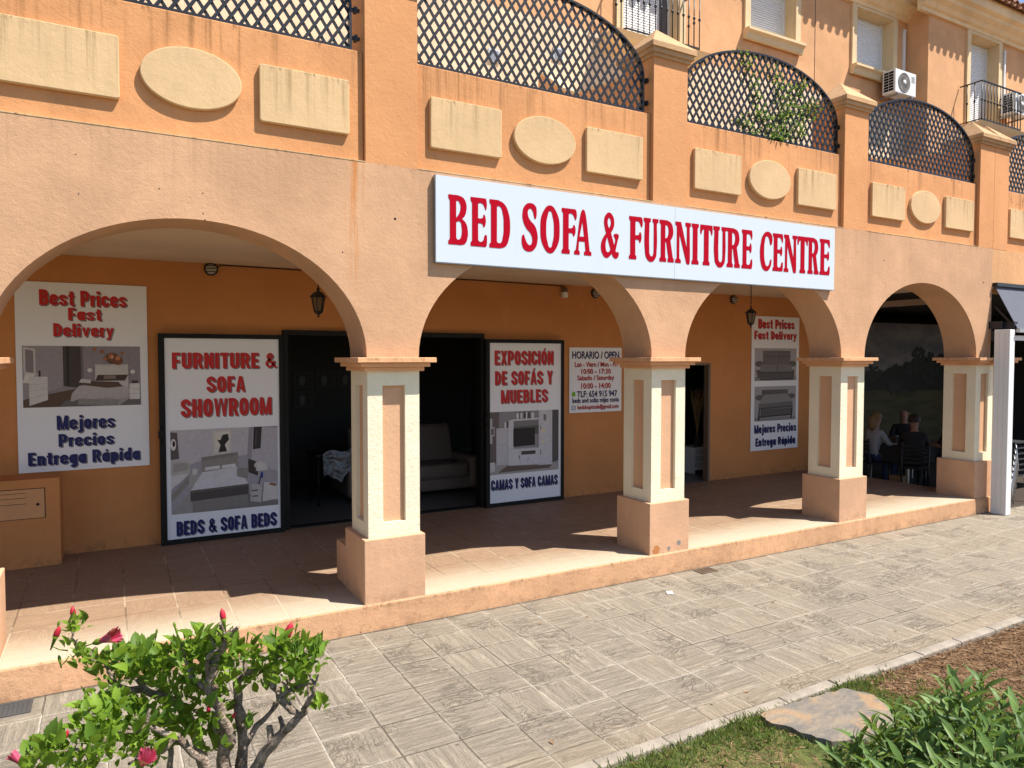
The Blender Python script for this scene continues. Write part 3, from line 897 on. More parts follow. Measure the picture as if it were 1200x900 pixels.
# heavy condensed sans drawn with strokes: em height 1, x height .72
HS, HH = .104, .090
def cr(pts, closed=False, n=6):
    """Catmull-Rom through pts"""
    P = [Vector((a, b)) for a, b in pts]; out = []
    m = len(P)
    rng_ = range(m if closed else m-1)
    for i in rng_:
        p1, p2 = P[i], P[(i+1) % m]
        p0 = P[i-1] if (closed or i > 0) else p1; p3 = P[(i+2) % m] if (closed or i+2 < m) else p2
        for k in range(n):
            t = k/n
            out.append(.5*((2*p1)+(p2-p0)*t+(2*p0-5*p1+4*p2-p3)*t*t+(3*p1-p0-3*p2+p3)*t**3))
    if not closed: out.append(P[-1])
    return out
def stroke(pts, closed=False, sx=HS, sy=HH):
    P = [Vector(p) for p in pts]; n = len(P); L = []; Rr = []
    for i in range(n):
        a = P[i-1] if (closed or i > 0) else P[i]; b = P[(i+1) % n] if (closed or i+1 < n) else P[i]
        d = (b-a)
        if d.length < 1e-9: d = Vector((1,0))
        d.normalize(); nn = Vector((-d.y, d.x)); o = Vector((nn.x*sx, nn.y*sy))
        L.append(P[i]+o); Rr.append(P[i]-o)
    q = []
    for i in range(n if closed else n-1):
        j = (i+1) % n; q.append([L[i], L[j], Rr[j], Rr[i]])
    return q
def rect(a, b, c, d): return [[(a,c),(b,c),(b,d),(a,d)]]
def oval_(x0, x1, y0, y1):
    cx, cy, rx, ry = (x0+x1)/2, (y0+y1)/2, (x1-x0)/2, (y1-y0)/2
    pts = []
    for k in range(28):
        a = 2*math.pi*k/28; c, d = math.cos(a), math.sin(a)
        pts.append((cx+rx*math.copysign(abs(c)**.8, c), cy+ry*math.copysign(abs(d)**.8, d)))
    return pts
def half(x0, x1, y0, y1):                      # bowl open to the left
    cy, ry = (y0+y1)/2, (y1-y0)/2; xm = max(x0, x1-ry*.75)
    pts = [(x0, y1)]
    for k in range(13):
        a = math.pi/2 - math.pi*k/12; c, d = math.cos(a), math.sin(a)
        pts.append((xm+(x1-xm)*abs(c)**.75, cy+ry*math.copysign(abs(d)**.8, d)))
    return pts + [(x0, y0)]
def glyph(ch):
    """list of layers (each a list of polygons) and the advance width"""
    s_, h = HS, HH; W = .50; X = .72; w = .45; S2 = 2*s_; H2 = 2*h
    base = {'Á':'A','Ó':'O','á':'a'}.get(ch, ch)
    L = None; wd = W
    if base == 'A': L = [[[(0,0),(.165,0),(.31,1),(.17,1)], [(.355,0),(.52,0),(.35,1),(.21,1)]][:1], [[(.355,0),(.52,0),(.35,1),(.21,1)]], rect(.12,.40,.19,.33)]; wd = .52
    elif base == 'B': L = [rect(0,S2,0,1), stroke(half(s_,W-s_-.02,.52,1-h)), stroke(half(s_,W-s_,h,.52))]
    elif base == 'C': L = [stroke(cr([(W-s_,.64),(W-s_,.78),(W/2,1-h),(s_,.78),(s_,.5),(s_,.22),(W/2,h),(W-s_,.22),(W-s_,.37)]))]
    elif base == 'D': L = [rect(0,S2,0,1), stroke(half(s_,W-s_,h,1-h))]
    elif base == 'E': L = [rect(0,S2,0,1), rect(S2,.42,1-H2,1), rect(S2,.39,.5-h,.5+h), rect(S2,.43,0,H2)]; wd = .43
    elif base == 'F': L = [rect(0,S2,0,1), rect(S2,.42,1-H2,1), rect(S2,.38,.46-h,.46+h)]; wd = .42
    elif base == 'H': L = [rect(0,S2,0,1), rect(W-S2,W,0,1), rect(S2,W-S2,.5-h,.5+h)]
    elif base == 'I': L = [rect(0,S2,0,1)]; wd = S2
    elif base == 'L': L = [rect(0,S2,0,1), rect(S2,.40,0,H2)]; wd = .40
    elif base == 'M': L = [rect(0,S2*.9,0,1), rect(.66-S2*.9,.66,0,1), [[(.0,1),(.20,1),(.38,.0),(.27,.0)]], [[(.66,1),(.46,1),(.28,.0),(.39,.0)]]]; wd = .66
    elif base == 'N': L = [rect(0,S2*.95,0,1), rect(W-S2*.95,W,0,1), [[(0,1),(.19,1),(W,0),(W-.19,0)]]]
    elif base == 'O': L = [stroke(oval_(s_,W-s_,h,1-h), True)]
    elif base == 'P': L = [rect(0,S2,0,1), stroke(half(s_,W-s_,.42,1-h))]
    elif base == 'R': L = [rect(0,S2,0,1), stroke(half(s_,W-s_-.01,.46,1-h)), [[(.22,.44),(.38,.46),(W+.02,0),(W-.16,0)]]]
    elif base == 'S': L = [stroke(cr([(W-s_,.66),(W-s_,.80),(W/2,1-h),(s_,.80),(s_+.01,.64),(W/2,.50),(W-s_-.01,.36),(W-s_,.20),(W/2,h),(s_,.20),(s_,.35)]))]
    elif base == 'T': L = [rect(.135,.135+S2,0,1), rect(0,.445,1-H2,1)]; wd = .445
    elif base == 'U': L = [stroke([(s_,1),(s_,.32)] + [(W/2-(W/2-s_)*abs(math.cos(a))**.8*(1 if math.cos(a) > 0 else -1), .32-(.32-h)*abs(math.sin(a))**.8) for a in [math.pi*k/12 for k in range(1,12)]] + [(W-s_,.32),(W-s_,1)])]
    elif base == 'V': L = [[[(0,1),(.17,1),(.33,0),(.20,0)]], [[(.52,1),(.35,1),(.19,0),(.32,0)]]]; wd = .52
    elif base == 'W': L = [[[(0,1),(.15,1),(.25,0),(.12,0)]], [[(.36,1),(.30,1),(.12,0),(.25,0)]], [[(.42,1),(.34,1),(.47,0),(.60,0)]], [[(.72,1),(.57,1),(.47,0),(.60,0)]], rect(.29,.43,.8,1)]; wd = .72
    elif base == 'X': L = [[[(0,0),(.18,0),(.50,1),(.32,1)]], [[(.32,0),(.50,0),(.18,1),(0,1)]]]
    elif base == 'Y': L = [rect(.165,.165+S2,0,.45), [[(0,1),(.18,1),(.34,.40),(.17,.40)]], [[(.505,1),(.325,1),(.17,.40),(.34,.40)]]]; wd = .505
    elif base == '&': L = [stroke(cr([(.60,.03),(.40,.28),(.17,.64),(.15,.80),(.27,.93),(.38,.80),(.30,.62),(.12,.42),(.085,.24),(.24,.075),(.42,.22),(.50,.47)]), False, .075, .07)]; wd = .62
    elif base == 'a': L = [stroke(oval_(s_,w-s_-.02,h,X-h), True), rect(w-S2,w,0,X)]; wd = w
    elif base == 'c': L = [stroke(cr([(w-s_,.47),(w-s_,.56),(w/2,X-h),(s_,.54),(s_,.36),(s_,.18),(w/2,h),(w-s_,.16),(w-s_,.26)]))]; wd = w
    elif base == 'd': L = [stroke(oval_(s_,w-s_-.02,h,X-h), True), rect(w-S2,w,0,1)]; wd = w
    elif base == 'e': L = [stroke([(s_,.36),(w-s_+.005,.36)], False, s_, .06), stroke(cr([(w-s_,.36),(w-s_,.54),(w/2,X-h),(s_,.54),(s_,.36),(s_,.18),(w/2,h),(w-s_,.15),(w-s_,.235)]))]; wd = w
    elif base == 'g': L = [stroke(oval_(s_,w-s_-.02,h,X-h), True), rect(w-S2,w,-.02,X), stroke(cr([(w-s_,0),(w-s_,-.10),(w/2,-.2),(s_,-.11)]))]; wd = w
    elif base == 'i': L = [rect(0,S2,0,X), rect(0,S2,.82,1)]; wd = S2
    elif base == 'j': L = [rect(.06,.06+S2,-.04,X), rect(.06,.06+S2,.82,1), stroke(cr([(.06+s_,0),(.06+s_,-.12),(-.03,-.2)]))]; wd = .06+S2
    elif base == 'l': L = [rect(0,S2,0,1)]; wd = S2
    elif base == 'n': L = [rect(0,S2,0,X), stroke(cr([(s_,.42),(s_+.06,.60),(w/2+.03,X-h),(w-s_,.54),(w-s_,.3),(w-s_,0)]))]; wd = w
    elif base == 'o': L = [stroke(oval_(s_,w-s_,h,X-h), True)]; wd = w
    elif base == 'p': L = [rect(0,S2,-.22,X), stroke(oval_(s_+.02,w-s_,h,X-h), True)]; wd = w
    elif base == 'r': L = [rect(0,S2,0,X), stroke(cr([(s_,.40),(s_+.06,.58),(.29,.635)]))]; wd = .29
    elif base == 's': L = [stroke(cr([(w-s_,.48),(w-s_,.57),(w/2,X-h),(s_,.57),(s_+.01,.46),(w/2,.36),(w-s_-.01,.26),(w-s_,.15),(w/2,h),(s_,.15),(s_,.25)]), False, s_*.95, .068)]; wd = w
    elif base == 't': L = [rect(.07,.07+S2,.1,.93), rect(0,.33,X-H2*.9,X), stroke(cr([(.07+s_,.22),(.07+s_+.02,.10),(.33,h)]))]; wd = .33
    elif base == 'v': L = [[[(0,X),(.165,X),(.29,0),(.18,0)]], [[(.47,X),(.305,X),(.18,0),(.29,0)]]]; wd = .47
    elif base == 'y': L = [[[(0,X),(.165,X),(.30,.0),(.17,.0)]], [[(.47,X),(.305,X),(.11,-.2),(.25,-.2)]], rect(.02,.19,-.22,-.08)]; wd = .47
    elif base == ' ': return [], .22
    if L is None: return None, .5
    if ch in 'ÁÓ': L.append([[(wd*.42,1.04),(wd*.62,1.04),(wd*.80,1.2),(wd*.55,1.2)]])
    if ch == 'á': L.append([[(w*.42,.78),(w*.62,.78),(w*.80,.98),(w*.55,.98)]])
    return L, wd
def sans_line(mb, body, x0, x1, z0, z1, Y):
    parts = []; x = 0.0
    for ch in body:
        L, wd = glyph(ch)
        for k, lay in enumerate(L):
            for poly in lay: parts.append(([(px+x, py) for px, py in poly], k))
        x += wd + .062
    us = [p[0] for q, _ in parts for p in q]; vs_ = [p[1] for q, _ in parts for p in q]
    ax, bx, az, bz = min(us), max(us), min(vs_), max(vs_)
    for q, k in parts:
        mb.add([(x0+(u-ax)/(bx-ax)*(x1-x0), Y-.00025*k, z0+(w_-az)/(bz-az)*(z1-z0)) for u, w_ in q], [tuple(range(len(q)))], 0)
def lettering(parent, name, mat, lines, Y, shadow=.010, bold=None):
    for ln in lines:
        body, x0, x1, z0, z1 = ln[:5]
        m = MB(); s2 = MB()
        if bold is None:
            sans_line(m, body, x0, x1, z0, z1, Y-.003); sans_line(s2, body, x0+shadow, x1+shadow, z0-shadow, z1-shadow, Y-.0012)
        else:
            add_text(m, body, x0, x1, z0, z1, Y-.003, bold); add_text(s2, body, x0+shadow, x1+shadow, z0-shadow, z1-shadow, Y-.0012, bold)
        o = m.build(name, mat, parent, fix=False)
        s2.build('lettering_shadow', M['shade'], o, fix=False)

PC = {}
def colmat(hx):
    if hx not in PC:
        PC[hx] = flat('print_' + hx.strip('#'), tuple(c*.92 for c in lin(hx)), .5, .11, .25, scale=26)
    return PC[hx]
def picture(parent, x0, x1, z0, z1, Y, shapes, name='printed_picture'):
    """flat printed picture: shapes are (colour, [(u,v)...]) with u,v in 0..1, later ones printed on top"""
    m = MB(); mats = []; 
    for k, (hx, pts) in enumerate(shapes):
        if hx not in mats: mats.append(hx)
        y = Y - .0012 - .00022*k
        m.add([(x0+u*(x1-x0), y, z0+v*(z1-z0)) for u, v in pts], [tuple(range(len(pts)))], mats.index(hx))
    return m.build(name, [colmat(h) for h in mats], parent, fix=False)
def rc(a, b, c, d): return [(a,c),(b,c),(b,d),(a,d)]
def el(cx, cy, rx, ry, n=16): return [(cx+rx*math.cos(2*math.pi*k/n), cy+ry*math.sin(2*math.pi*k/n)) for k in range(n)]

# ------------------------------------------------------------------ main sign with its own serif letters
G = {}
def gl(ch, *loops): G[ch] = loops
# each point: (x, y, smooth)
gl('B', [(.0,1,0),(.52,1,0),(.78,.955,1),(.92,.85,1),(.93,.72,1),(.84,.595,1),(.70,.535,0),(.90,.455,1),(1,.31,1),(.98,.15,1),(.86,.035,1),(.66,.0,0),(.0,0,0),(-.01,.07,0),(.075,.115,0),(.075,.885,0),(.0,.93,0)],
   [(.40,.875,0),(.47,.89,1),(.60,.83,1),(.62,.73,1),(.53,.62,1),(.40,.545,0)], [(.40,.455,0),(.58,.475,1),(.68,.36,1),(.68,.23,1),(.60,.13,1),(.48,.105,1),(.40,.14,0)])
gl('E', [(.0,1,0),(.93,1,0),(.97,.97,1),(.97,.78,1),(.93,.76,1),(.88,.80,1),(.72,.885,1),(.48,.88,1),(.46,.84,0),(.46,.58,0),(.62,.58,1),(.76,.605,1),(.79,.66,1),(.86,.66,1),(.87,.42,1),(.79,.41,1),(.75,.455,1),(.62,.48,1),(.46,.475,0),(.46,.14,0),(.56,.10,1),(.76,.13,1),(.90,.25,1),(.97,.25,1),(1,.23,1),(.97,.02,1),(.93,0,0),(.0,0,0),(-.01,.07,0),(.09,.115,0),(.09,.885,0),(.0,.93,0)])
gl('D', [(.0,1,0),(.42,1,0),(.72,.93,1),(.93,.74,1),(1,.48,1),(.94,.22,1),(.78,.05,1),(.52,0,0),(.0,0,0),(-.01,.07,0),(.07,.115,0),(.07,.885,0),(.0,.93,0)],
   [(.36,.87,0),(.50,.87,1),(.64,.72,1),(.68,.48,1),(.64,.24,1),(.52,.11,1),(.38,.115,0),(.355,.15,0)])
gl('S', [(.90,.70,1),(.93,.74,1),(.94,.90,1),(.90,.955,1),(.55,1.02,1),(.20,.95,1),(.06,.79,1),(.10,.62,1),(.30,.47,1),(.56,.37,1),(.66,.27,1),(.64,.17,1),(.52,.12,1),(.36,.155,1),(.22,.26,1),(.13,.33,1),(.06,.32,1),(.02,.27,1),(.03,.12,1),(.16,.02,1),(.50,-.02,1),(.83,.05,1),(1,.22,1),(.97,.42,1),(.82,.55,1),(.52,.66,1),(.40,.76,1),(.42,.86,1),(.54,.90,1),(.68,.86,1),(.78,.74,1),(.84,.69,1)])
gl('O', [(.5,1.02,1),(.82,.90,1),(1,.50,1),(.82,.10,1),(.5,-.02,1),(.18,.10,1),(0,.50,1),(.18,.90,1)], [(.5,.895,1),(.63,.78,1),(.70,.5,1),(.63,.22,1),(.5,.105,1),(.37,.22,1),(.30,.5,1),(.37,.78,1)])
gl('F', [(.0,1,0),(.94,1,0),(1,.97,1),(1,.78,1),(.95,.76,1),(.89,.80,1),(.72,.885,1),(.50,.88,1),(.48,.84,0),(.48,.57,0),(.62,.57,1),(.77,.60,1),(.80,.645,1),(.88,.645,1),(.88,.41,1),(.80,.40,1),(.76,.445,1),(.62,.465,1),(.48,.46,0),(.48,.115,0),(.57,.07,0),(.55,0,0),(.0,0,0),(-.01,.07,0),(.09,.115,0),(.09,.885,0),(.0,.93,0)])
gl('A', [(.42,.98,1),(.52,1.015,1),(.61,.98,1),(.90,.10,0),(1,.075,0),(1,0,0),(.57,0,0),(.57,.075,0),(.65,.10,0),(.605,.30,0),(.28,.30,0),(.25,.10,0),(.32,.075,0),(.32,0,0),(.0,0,0),(.0,.075,0),(.10,.11,0)], [(.31,.41,0),(.57,.41,0),(.47,.74,0)])
gl('&', [(1,.50,1),(.98,.535,1),(.76,.545,1),(.71,.52,1),(.74,.475,1),(.79,.43,1),(.745,.285,0),(.56,.56,0),(.70,.68,1),(.74,.82,1),(.66,.95,1),(.46,1.02,1),(.26,.96,1),(.17,.82,1),(.22,.64,1),(.28,.545,0),(.08,.40,1),(.0,.25,1),(.08,.07,1),(.30,-.02,1),(.52,.04,1),(.60,.085,0),(.72,.0,1),(.88,-.015,1),(1,.07,1),(.97,.135,1),(.86,.13,1),(.82,.165,0),(.94,.40,1)],
   [(.445,.665,0),(.53,.74,1),(.53,.85,1),(.45,.895,1),(.38,.84,1),(.38,.74,1)], [(.345,.46,0),(.525,.195,0),(.45,.125,1),(.34,.12,1),(.27,.20,1),(.27,.34,1)])
gl('U', [(.0,1,0),(.48,1,0),(.48,.925,0),(.385,.885,0),(.385,.28,1),(.42,.15,1),(.54,.105,1),(.65,.16,1),(.68,.28,0),(.68,.885,0),(.60,.925,0),(.60,1,0),(1,1,0),(1,.925,0),(.89,.885,0),(.89,.26,1),(.80,.06,1),(.50,-.03,1),(.20,.05,1),(.08,.25,1),(.08,.885,0),(.0,.925,0)])
gl('R', [(.0,1,0),(.50,1,0),(.80,.945,1),(.94,.80,1),(.92,.64,1),(.76,.515,0),(.93,.115,0),(1,.08,0),(1,0,0),(.58,0,0),(.56,.07,0),(.61,.11,0),(.46,.475,0),(.40,.475,0),(.40,.115,0),(.47,.075,0),(.47,0,0),(.0,0,0),(.0,.075,0),(.09,.115,0),(.09,.885,0),(.0,.925,0)], [(.40,.88,0),(.52,.875,1),(.62,.76,1),(.58,.64,1),(.48,.575,1),(.40,.57,0)])
gl('N', [(.0,1,0),(.36,1,0),(.735,.38,0),(.735,.885,0),(.64,.925,0),(.64,1,0),(1,1,0),(1,.925,0),(.92,.885,0),(.92,.0,1),(.86,-.02,1),(.72,.0,0),(.26,.70,0),(.26,.115,0),(.36,.075,0),(.36,0,0),(.0,0,0),(.0,.075,0),(.09,.115,0),(.09,.885,0),(.0,.925,0)])
gl('I', [(.0,1,0),(1,1,0),(1,.925,0),(.84,.885,0),(.84,.115,0),(1,.075,0),(1,0,0),(.0,0,0),(.0,.075,0),(.16,.115,0),(.16,.885,0),(.0,.925,0)])
gl('T', [(.0,1,0),(1,1,0),(1,.80,1),(.95,.755,1),(.89,.79,1),(.80,.87,1),(.70,.885,0),(.70,.115,0),(.78,.075,0),(.78,0,0),(.22,0,0),(.22,.075,0),(.30,.115,0),(.30,.885,0),(.20,.87,1),(.11,.79,1),(.05,.755,1),(.0,.80,1)])
gl('C', [(.95,.68,1),(1,.72,1),(1,.92,1),(.88,.985,1),(.60,1.02,1),(.26,.93,1),(.05,.68,1),(.0,.45,1),(.08,.18,1),(.28,.02,1),(.58,-.02,1),(.84,.06,1),(.97,.25,1),(.95,.30,1),(.88,.29,1),(.74,.15,1),(.58,.11,1),(.42,.22,1),(.35,.48,1),(.40,.76,1),(.54,.895,1),(.70,.86,1),(.82,.72,1),(.88,.67,1)])
def letter_mesh(mb, ch, x0, x1, z0, z1, Y, mi=0):
    cu = bpy.data.curves.new('g', 'CURVE'); cu.dimensions = '2D'; cu.fill_mode = 'BOTH'; cu.resolution_u = 6
    for loop in G[ch]:
        sp = cu.splines.new('BEZIER'); sp.bezier_points.add(len(loop)-1); sp.use_cyclic_u = True
        n = len(loop)
        for k, (x, y, s) in enumerate(loop):
            b = sp.bezier_points[k]; b.co = (x*(x1-x0), y*(z1-z0), 0)
            b.handle_left_type = b.handle_right_type = 'AUTO' if s else 'VECTOR'
    o = bpy.data.objects.new('g', cu); COL.objects.link(o); bpy.context.view_layer.update()
    me = bpy.data.meshes.new_from_object(o.evaluated_get(bpy.context.evaluated_depsgraph_get()))
    bpy.data.objects.remove(o)
    mb.add([(x0+v.co.x, Y, z0+v.co.y) for v in me.vertices], [tuple(p.vertices) for p in me.polygons], mi)
    bpy.data.meshes.remove(me)

sg = tag(empty('shop_sign', (2.83, -.015, 2.495)), 'long white shop sign with red serif capitals fixed over the middle arches', 'sign')
b = MB(); b.box(.56, 2.8915, -.015, .018, 2.495, 3.135); b.box(2.8945, 5.105, -.015, .018, 2.495, 3.135); b.build('board', M['fascia'], sg)
b = MB(); b.box(.556, .562, -.012, .026, 2.493, 3.137); b.box(.56, 5.105, -.008, .03, 2.488, 2.4955); b.build('edge_trim', M['metalgrey'], sg)
LT = MB()
for ch, x0, x1 in [('B',.661,.822),('E',.846,.985),('D',1.008,1.191),('S',1.294,1.442),('O',1.469,1.654),('F',1.674,1.817),('A',1.797,1.972),('&',2.07,2.259),('F',2.37,2.515),('U',2.532,2.699),('R',2.712,2.881),('N',2.898,3.084),('I',3.094,3.181),('T',3.2,3.352),('U',3.363,3.538),('R',3.538,3.713),('E',3.736,3.88),('C',3.986,4.154),('E',4.166,4.313),('N',4.326,4.521),('T',4.527,4.682),('R',4.682,4.853),('E',4.867,5.029)]:
    letter_mesh(LT, ch, x0, x1, 2.632+.0025*(x0-.66), 3.003+.0025*(x0-.66), -.0172)
LT.build('lettering', M['red'], sg, fix=False)

# ------------------------------------------------------------------ posters
def board(name, x0, x1, z0, z1, Y, lab, cat='poster', t=.008):
    r = tag(empty(name, ((x0+x1)/2, Y, z0)), lab, cat)
    b = MB(); b.box(x0, x1, Y, Y+t, z0, z1); b.build('board', M['board'], r)
    return r
YP = 2.607
p1 = board('wall_poster', -2.28, -1.255, .765, 2.45, YP, 'white poster with Best Prices lettering and a made bed photo, on the left wall')
lettering(p1, 'lettering', M['posterred'], [('Best Prices',-2.10,-1.42,2.245,2.385),('Fast',-1.885,-1.625,2.118,2.228),('Delivery',-2.0,-1.53,1.945,2.088)], YP)
lettering(p1, 'lettering', M['blue'], [('Mejores',-1.99,-1.535,1.10,1.262),('Precios',-1.98,-1.545,.982,1.096),('Entrega Rápida',-2.21,-1.335,.792,.942)], YP)
picture(p1, -2.235, -1.318, 1.34, 1.885, YP, [
 ('#8f868a', rc(0,1,0,1)), ('#5d4a3c', [(0,0),(1,0),(1,.12),(.45,.30),(0,.14)]), ('#9a9296', [(0,.12),(.33,.34),(.33,1),(0,1)]),
 ('#4a403c', [(.33,.34),(.48,.30),(.48,1),(.33,1)]), ('#342c29', [(.36,.34),(.38,.33),(.38,1),(.36,1)]), ('#6f676b', [(.48,.3),(.50,.3),(.50,1),(.48,1)]),
 ('#7c7478', rc(.58,.583,.3,1)), ('#7c7478', rc(.68,.683,.3,1)), ('#7c7478', rc(.90,.903,.3,1)), ('#7c7478', rc(.82,.823,.3,1)),
 ('#c9c4c2', [(.01,.55),(.105,.52),(.105,.95),(.01,.98)]), ('#857c7f', [(.025,.58),(.09,.56),(.09,.92),(.025,.95)]), ('#d8d4d0', [(0,.40),(.105,.40),(.09,.55),(.02,.55)]),
 ('#cfcbc8', [(.05,.03),(.20,.12),(.20,.50),(.05,.50)]), ('#a29c9a', [(.05,.37),(.20,.385),(.20,.39),(.05,.378)]), ('#a29c9a', [(.05,.26),(.20,.30),(.20,.305),(.05,.265)]), ('#a29c9a', [(.05,.15),(.20,.21),(.20,.215),(.05,.155)]),
 ('#3a2f2c', rc(.13,.145,.50,.60)), ('#b7a9a4', rc(.105,.122,.5,.56)),
 ('#6b6263', [(.30,0),(1,0),(1,.10),(.70,.18),(.34,.10)]),
 ('#c4beb9', [(.60,.25),(.89,.25),(.89,.70),(.60,.70)]), ('#b3aca7', [(.60,.68),(.89,.68),(.89,.70),(.60,.70)]),
 ('#a39b97', [(.45,.03),(.80,.0),(.90,.12),(.90,.30),(.45,.28)]), ('#8d8682', [(.45,.03),(.80,.0),(.81,.10),(.45,.12)]),
 ('#b3abab', [(.385,.10),(.40,.22),(.46,.34),(.58,.38),(.84,.35),(.90,.28),(.88,.14),(.80,.10),(.72,.15),(.60,.12),(.48,.14),(.40,.08)]),
 ('#5b463a', [(.47,.36),(.53,.42),(.80,.40),(.84,.32),(.70,.30),(.55,.34)]), ('#4c3a30', [(.60,.42),(.86,.42),(.89,.52),(.62,.52)]), ('#837369', [(.67,.45),(.78,.45),(.78,.51),(.68,.51)]),
 ('#cac4c2', [(.46,.40),(.56,.38),(.56,.44),(.48,.46)]),
 ('#d6d2cf', [(.90,.10),(.99,.10),(.99,.37),(.90,.37)]), ('#9b9592', [(.90,.28),(.99,.28),(.99,.285),(.90,.285)]), ('#9b9592', [(.90,.19),(.99,.19),(.99,.195),(.90,.195)]),
 ('#4b3f3a', rc(.92,.975,.37,.42)), ('#d9d5cf', el(.555,.60,.022,.035)), ('#d9d5cf', el(.93,.57,.022,.035)),
 ('#6a4a35', el(.75,.80,.06,.095)), ('#b06a40', el(.74,.83,.025,.05)), ('#7a4a30', el(.80,.76,.045,.075)), ('#c07c50', el(.80,.80,.022,.04)), ('#b06a40', el(.69,.79,.016,.03)), ('#9a5c3c', el(.66,.91,.016,.03)), ('#a5663f', el(.60,.95,.014,.03)), ('#a5663f', el(.84,.88,.012,.03)),
 ('#e9e4dc', el(.75,.82,.008,.012)), ])

def framed(x0, x1, z0, z1, Y, lab):
    r = tag(empty('door_leaf', ((x0+x1)/2, Y, 0)), lab, 'door panel')
    f = MB(); w = .052
    f.box(x0, x0+w, Y-.02, Y+.045, z0, z1); f.box(x1-w*.75, x1, Y-.02, Y+.045, z0, z1); f.box(x0+w, x1-w*.75, Y-.02, Y+.045, z1-w*.85, z1); f.box(x0+w, x1-w*.75, Y-.02, Y+.045, z0, z0+w*.9)
    f.build('frame', M['black'], r)
    b = MB(); b.box(x0+w, x1-w*.75, Y-.004, Y+.012, z0+w*.9, z1-w*.85); b.build('board', M['board'], r)
    h = MB(); h.box(x0-.012, x0+.03, Y-.04, Y, 1.02, 1.09); h.tube([(x0+.02,Y-.03,.98),(x0+.02,Y-.03,1.14)], .006, 6); h.build('bolt', M['black'], r)
    return r
d1 = framed(-1.17, -.035, .0, 2.01, 2.53, 'white door leaf lettered Furniture and Sofa Showroom in a black frame, opened against the wall')
lettering(d1, 'lettering', M['posterred'], [('FURNITURE &',-1.055,-.09,1.675,1.83),('SOFA',-.755,-.40,1.445,1.60),('SHOWROOM',-.985,-.15,1.21,1.385)], 2.526)
lettering(d1, 'lettering', M['blue'], [('BEDS & SOFA BEDS',-1.04,-.115,.075,.215)], 2.526)
picture(d1, -1.08, -.095, .285, 1.09, 2.526, [
 ('#a09aa0', rc(0,1,0,1)), ('#bcb6ba', [(.0,.52),(.27,.62),(.70,.66),(.72,1),(0,1)]), ('#948e93', [(.70,.62),(1,.5),(1,1),(.72,1)]), ('#b3adb2', [(.74,.6),(1,.42),(1,.98),(.76,1)]),
 ('#7d7672', [(0,0),(.20,.28),(.75,.16),(1,.05),(1,0)]), ('#9c9691', [(0,0),(.05,.1),(.2,.28),(.26,.05),(.24,0)]),
 ('#c8c1b8', [(.38,.68),(.55,.70),(.55,.985),(.38,.97)]), ('#d6cec2', [(.40,.72),(.535,.73),(.535,.96),(.40,.95)]), ('#2b2523', [(.43,.71),(.51,.715),(.49,.80),(.53,.86),(.52,.93),(.47,.92),(.45,.86),(.42,.86),(.45,.80)]),
 ('#5b5351', [(0,.65),(.075,.66),(.06,.97),(0,.98)]), ('#d8d2cc', el(.025,.83,.025,.07)), ('#282321', el(.03,.84,.012,.035)),
 ('#373132', [(.755,.72),(.83,.73),(.845,1),(.765,1)]), ('#4b4546', [(.775,.76),(.79,.76),(.80,.98),(.785,.98)]),
 ('#b6b0ab', [(0,.45),(.17,.48),(.17,.64),(.0,.64)]), ('#a09a95', [(.02,.5),(.15,.52),(.15,.61),(.02,.61)]), ('#d0ccca', [(0,.30),(.10,.40),(.16,.48),(0,.46)]), ('#8c8681', [(0,.14),(.16,.36),(.16,.46),(.02,.26),(0,.24)]),
 ('#a9a39d', [(.16,.30),(.27,.34),(.26,.46),(.16,.46)]), ('#cbc6c0', rc(.19,.235,.46,.53)),
 ('#8f8881', [(.275,.48),(.61,.50),(.61,.70),(.275,.66)]), ('#7f7872', [(.275,.62),(.61,.66),(.61,.70),(.275,.66)]),
 ('#d2ced0', [(.30,.50),(.44,.51),(.44,.55),(.31,.54)]), ('#d2ced0', [(.46,.51),(.59,.52),(.59,.56),(.46,.55)]),
 ('#cdc9cc', [(.17,.27),(.28,.48),(.60,.52),(.71,.30)]), ('#4f4946', [(.17,.14),(.71,.17),(.71,.30),(.17,.27)]), ('#625b57', [(.17,.24),(.71,.275),(.71,.30),(.17,.27)]), ('#847e79', [(.19,.0),(.70,.03),(.70,.17),(.19,.14)]),
 ('#3e3433', [(.71,.44),(.80,.39),(.80,.56),(.71,.61)]), ('#8a847f', [(.60,.40),(.70,.36),(.70,.50),(.60,.50)]), ('#c0bab6', el(.82,.52,.055,.05)), ('#c9c3bf', [(.78,.45),(.90,.45),(.88,.55),(.80,.55)]), ('#2a3f9a', rc(.83,.85,.36,.43)), ('#2b2524', [(.80,.27),(.81,.27),(.84,.40),(.83,.40)]),
 ('#b5afab', [(.72,.08),(.83,.05),(.84,.27),(.74,.30)]), ('#5a5452', rc(.74,.80,.20,.215)), ('#5a5452', rc(.74,.80,.13,.145)), ('#c8c3bf', [(.84,.06),(1,.08),(1,.28),(.86,.30)]), ('#8b5f49', [(.90,.27),(.97,.24),(.99,.27),(.93,.29)]),
])
d2 = framed(2.28, 3.378, .0, 2.0, 2.53, 'white door leaf lettered Exposición de Sofás y Muebles in a black frame')
lettering(d2, 'lettering', M['posterred'], [('EXPOSICIÓN',2.40,3.225,1.695,1.90),('DE SOFÁS Y',2.405,3.215,1.455,1.655),('MUEBLES',2.485,3.145,1.235,1.395)], 2.526)
lettering(d2, 'lettering', M['blue'], [('CAMAS Y SOFA CAMAS',2.35,3.29,.20,.325)], 2.526)
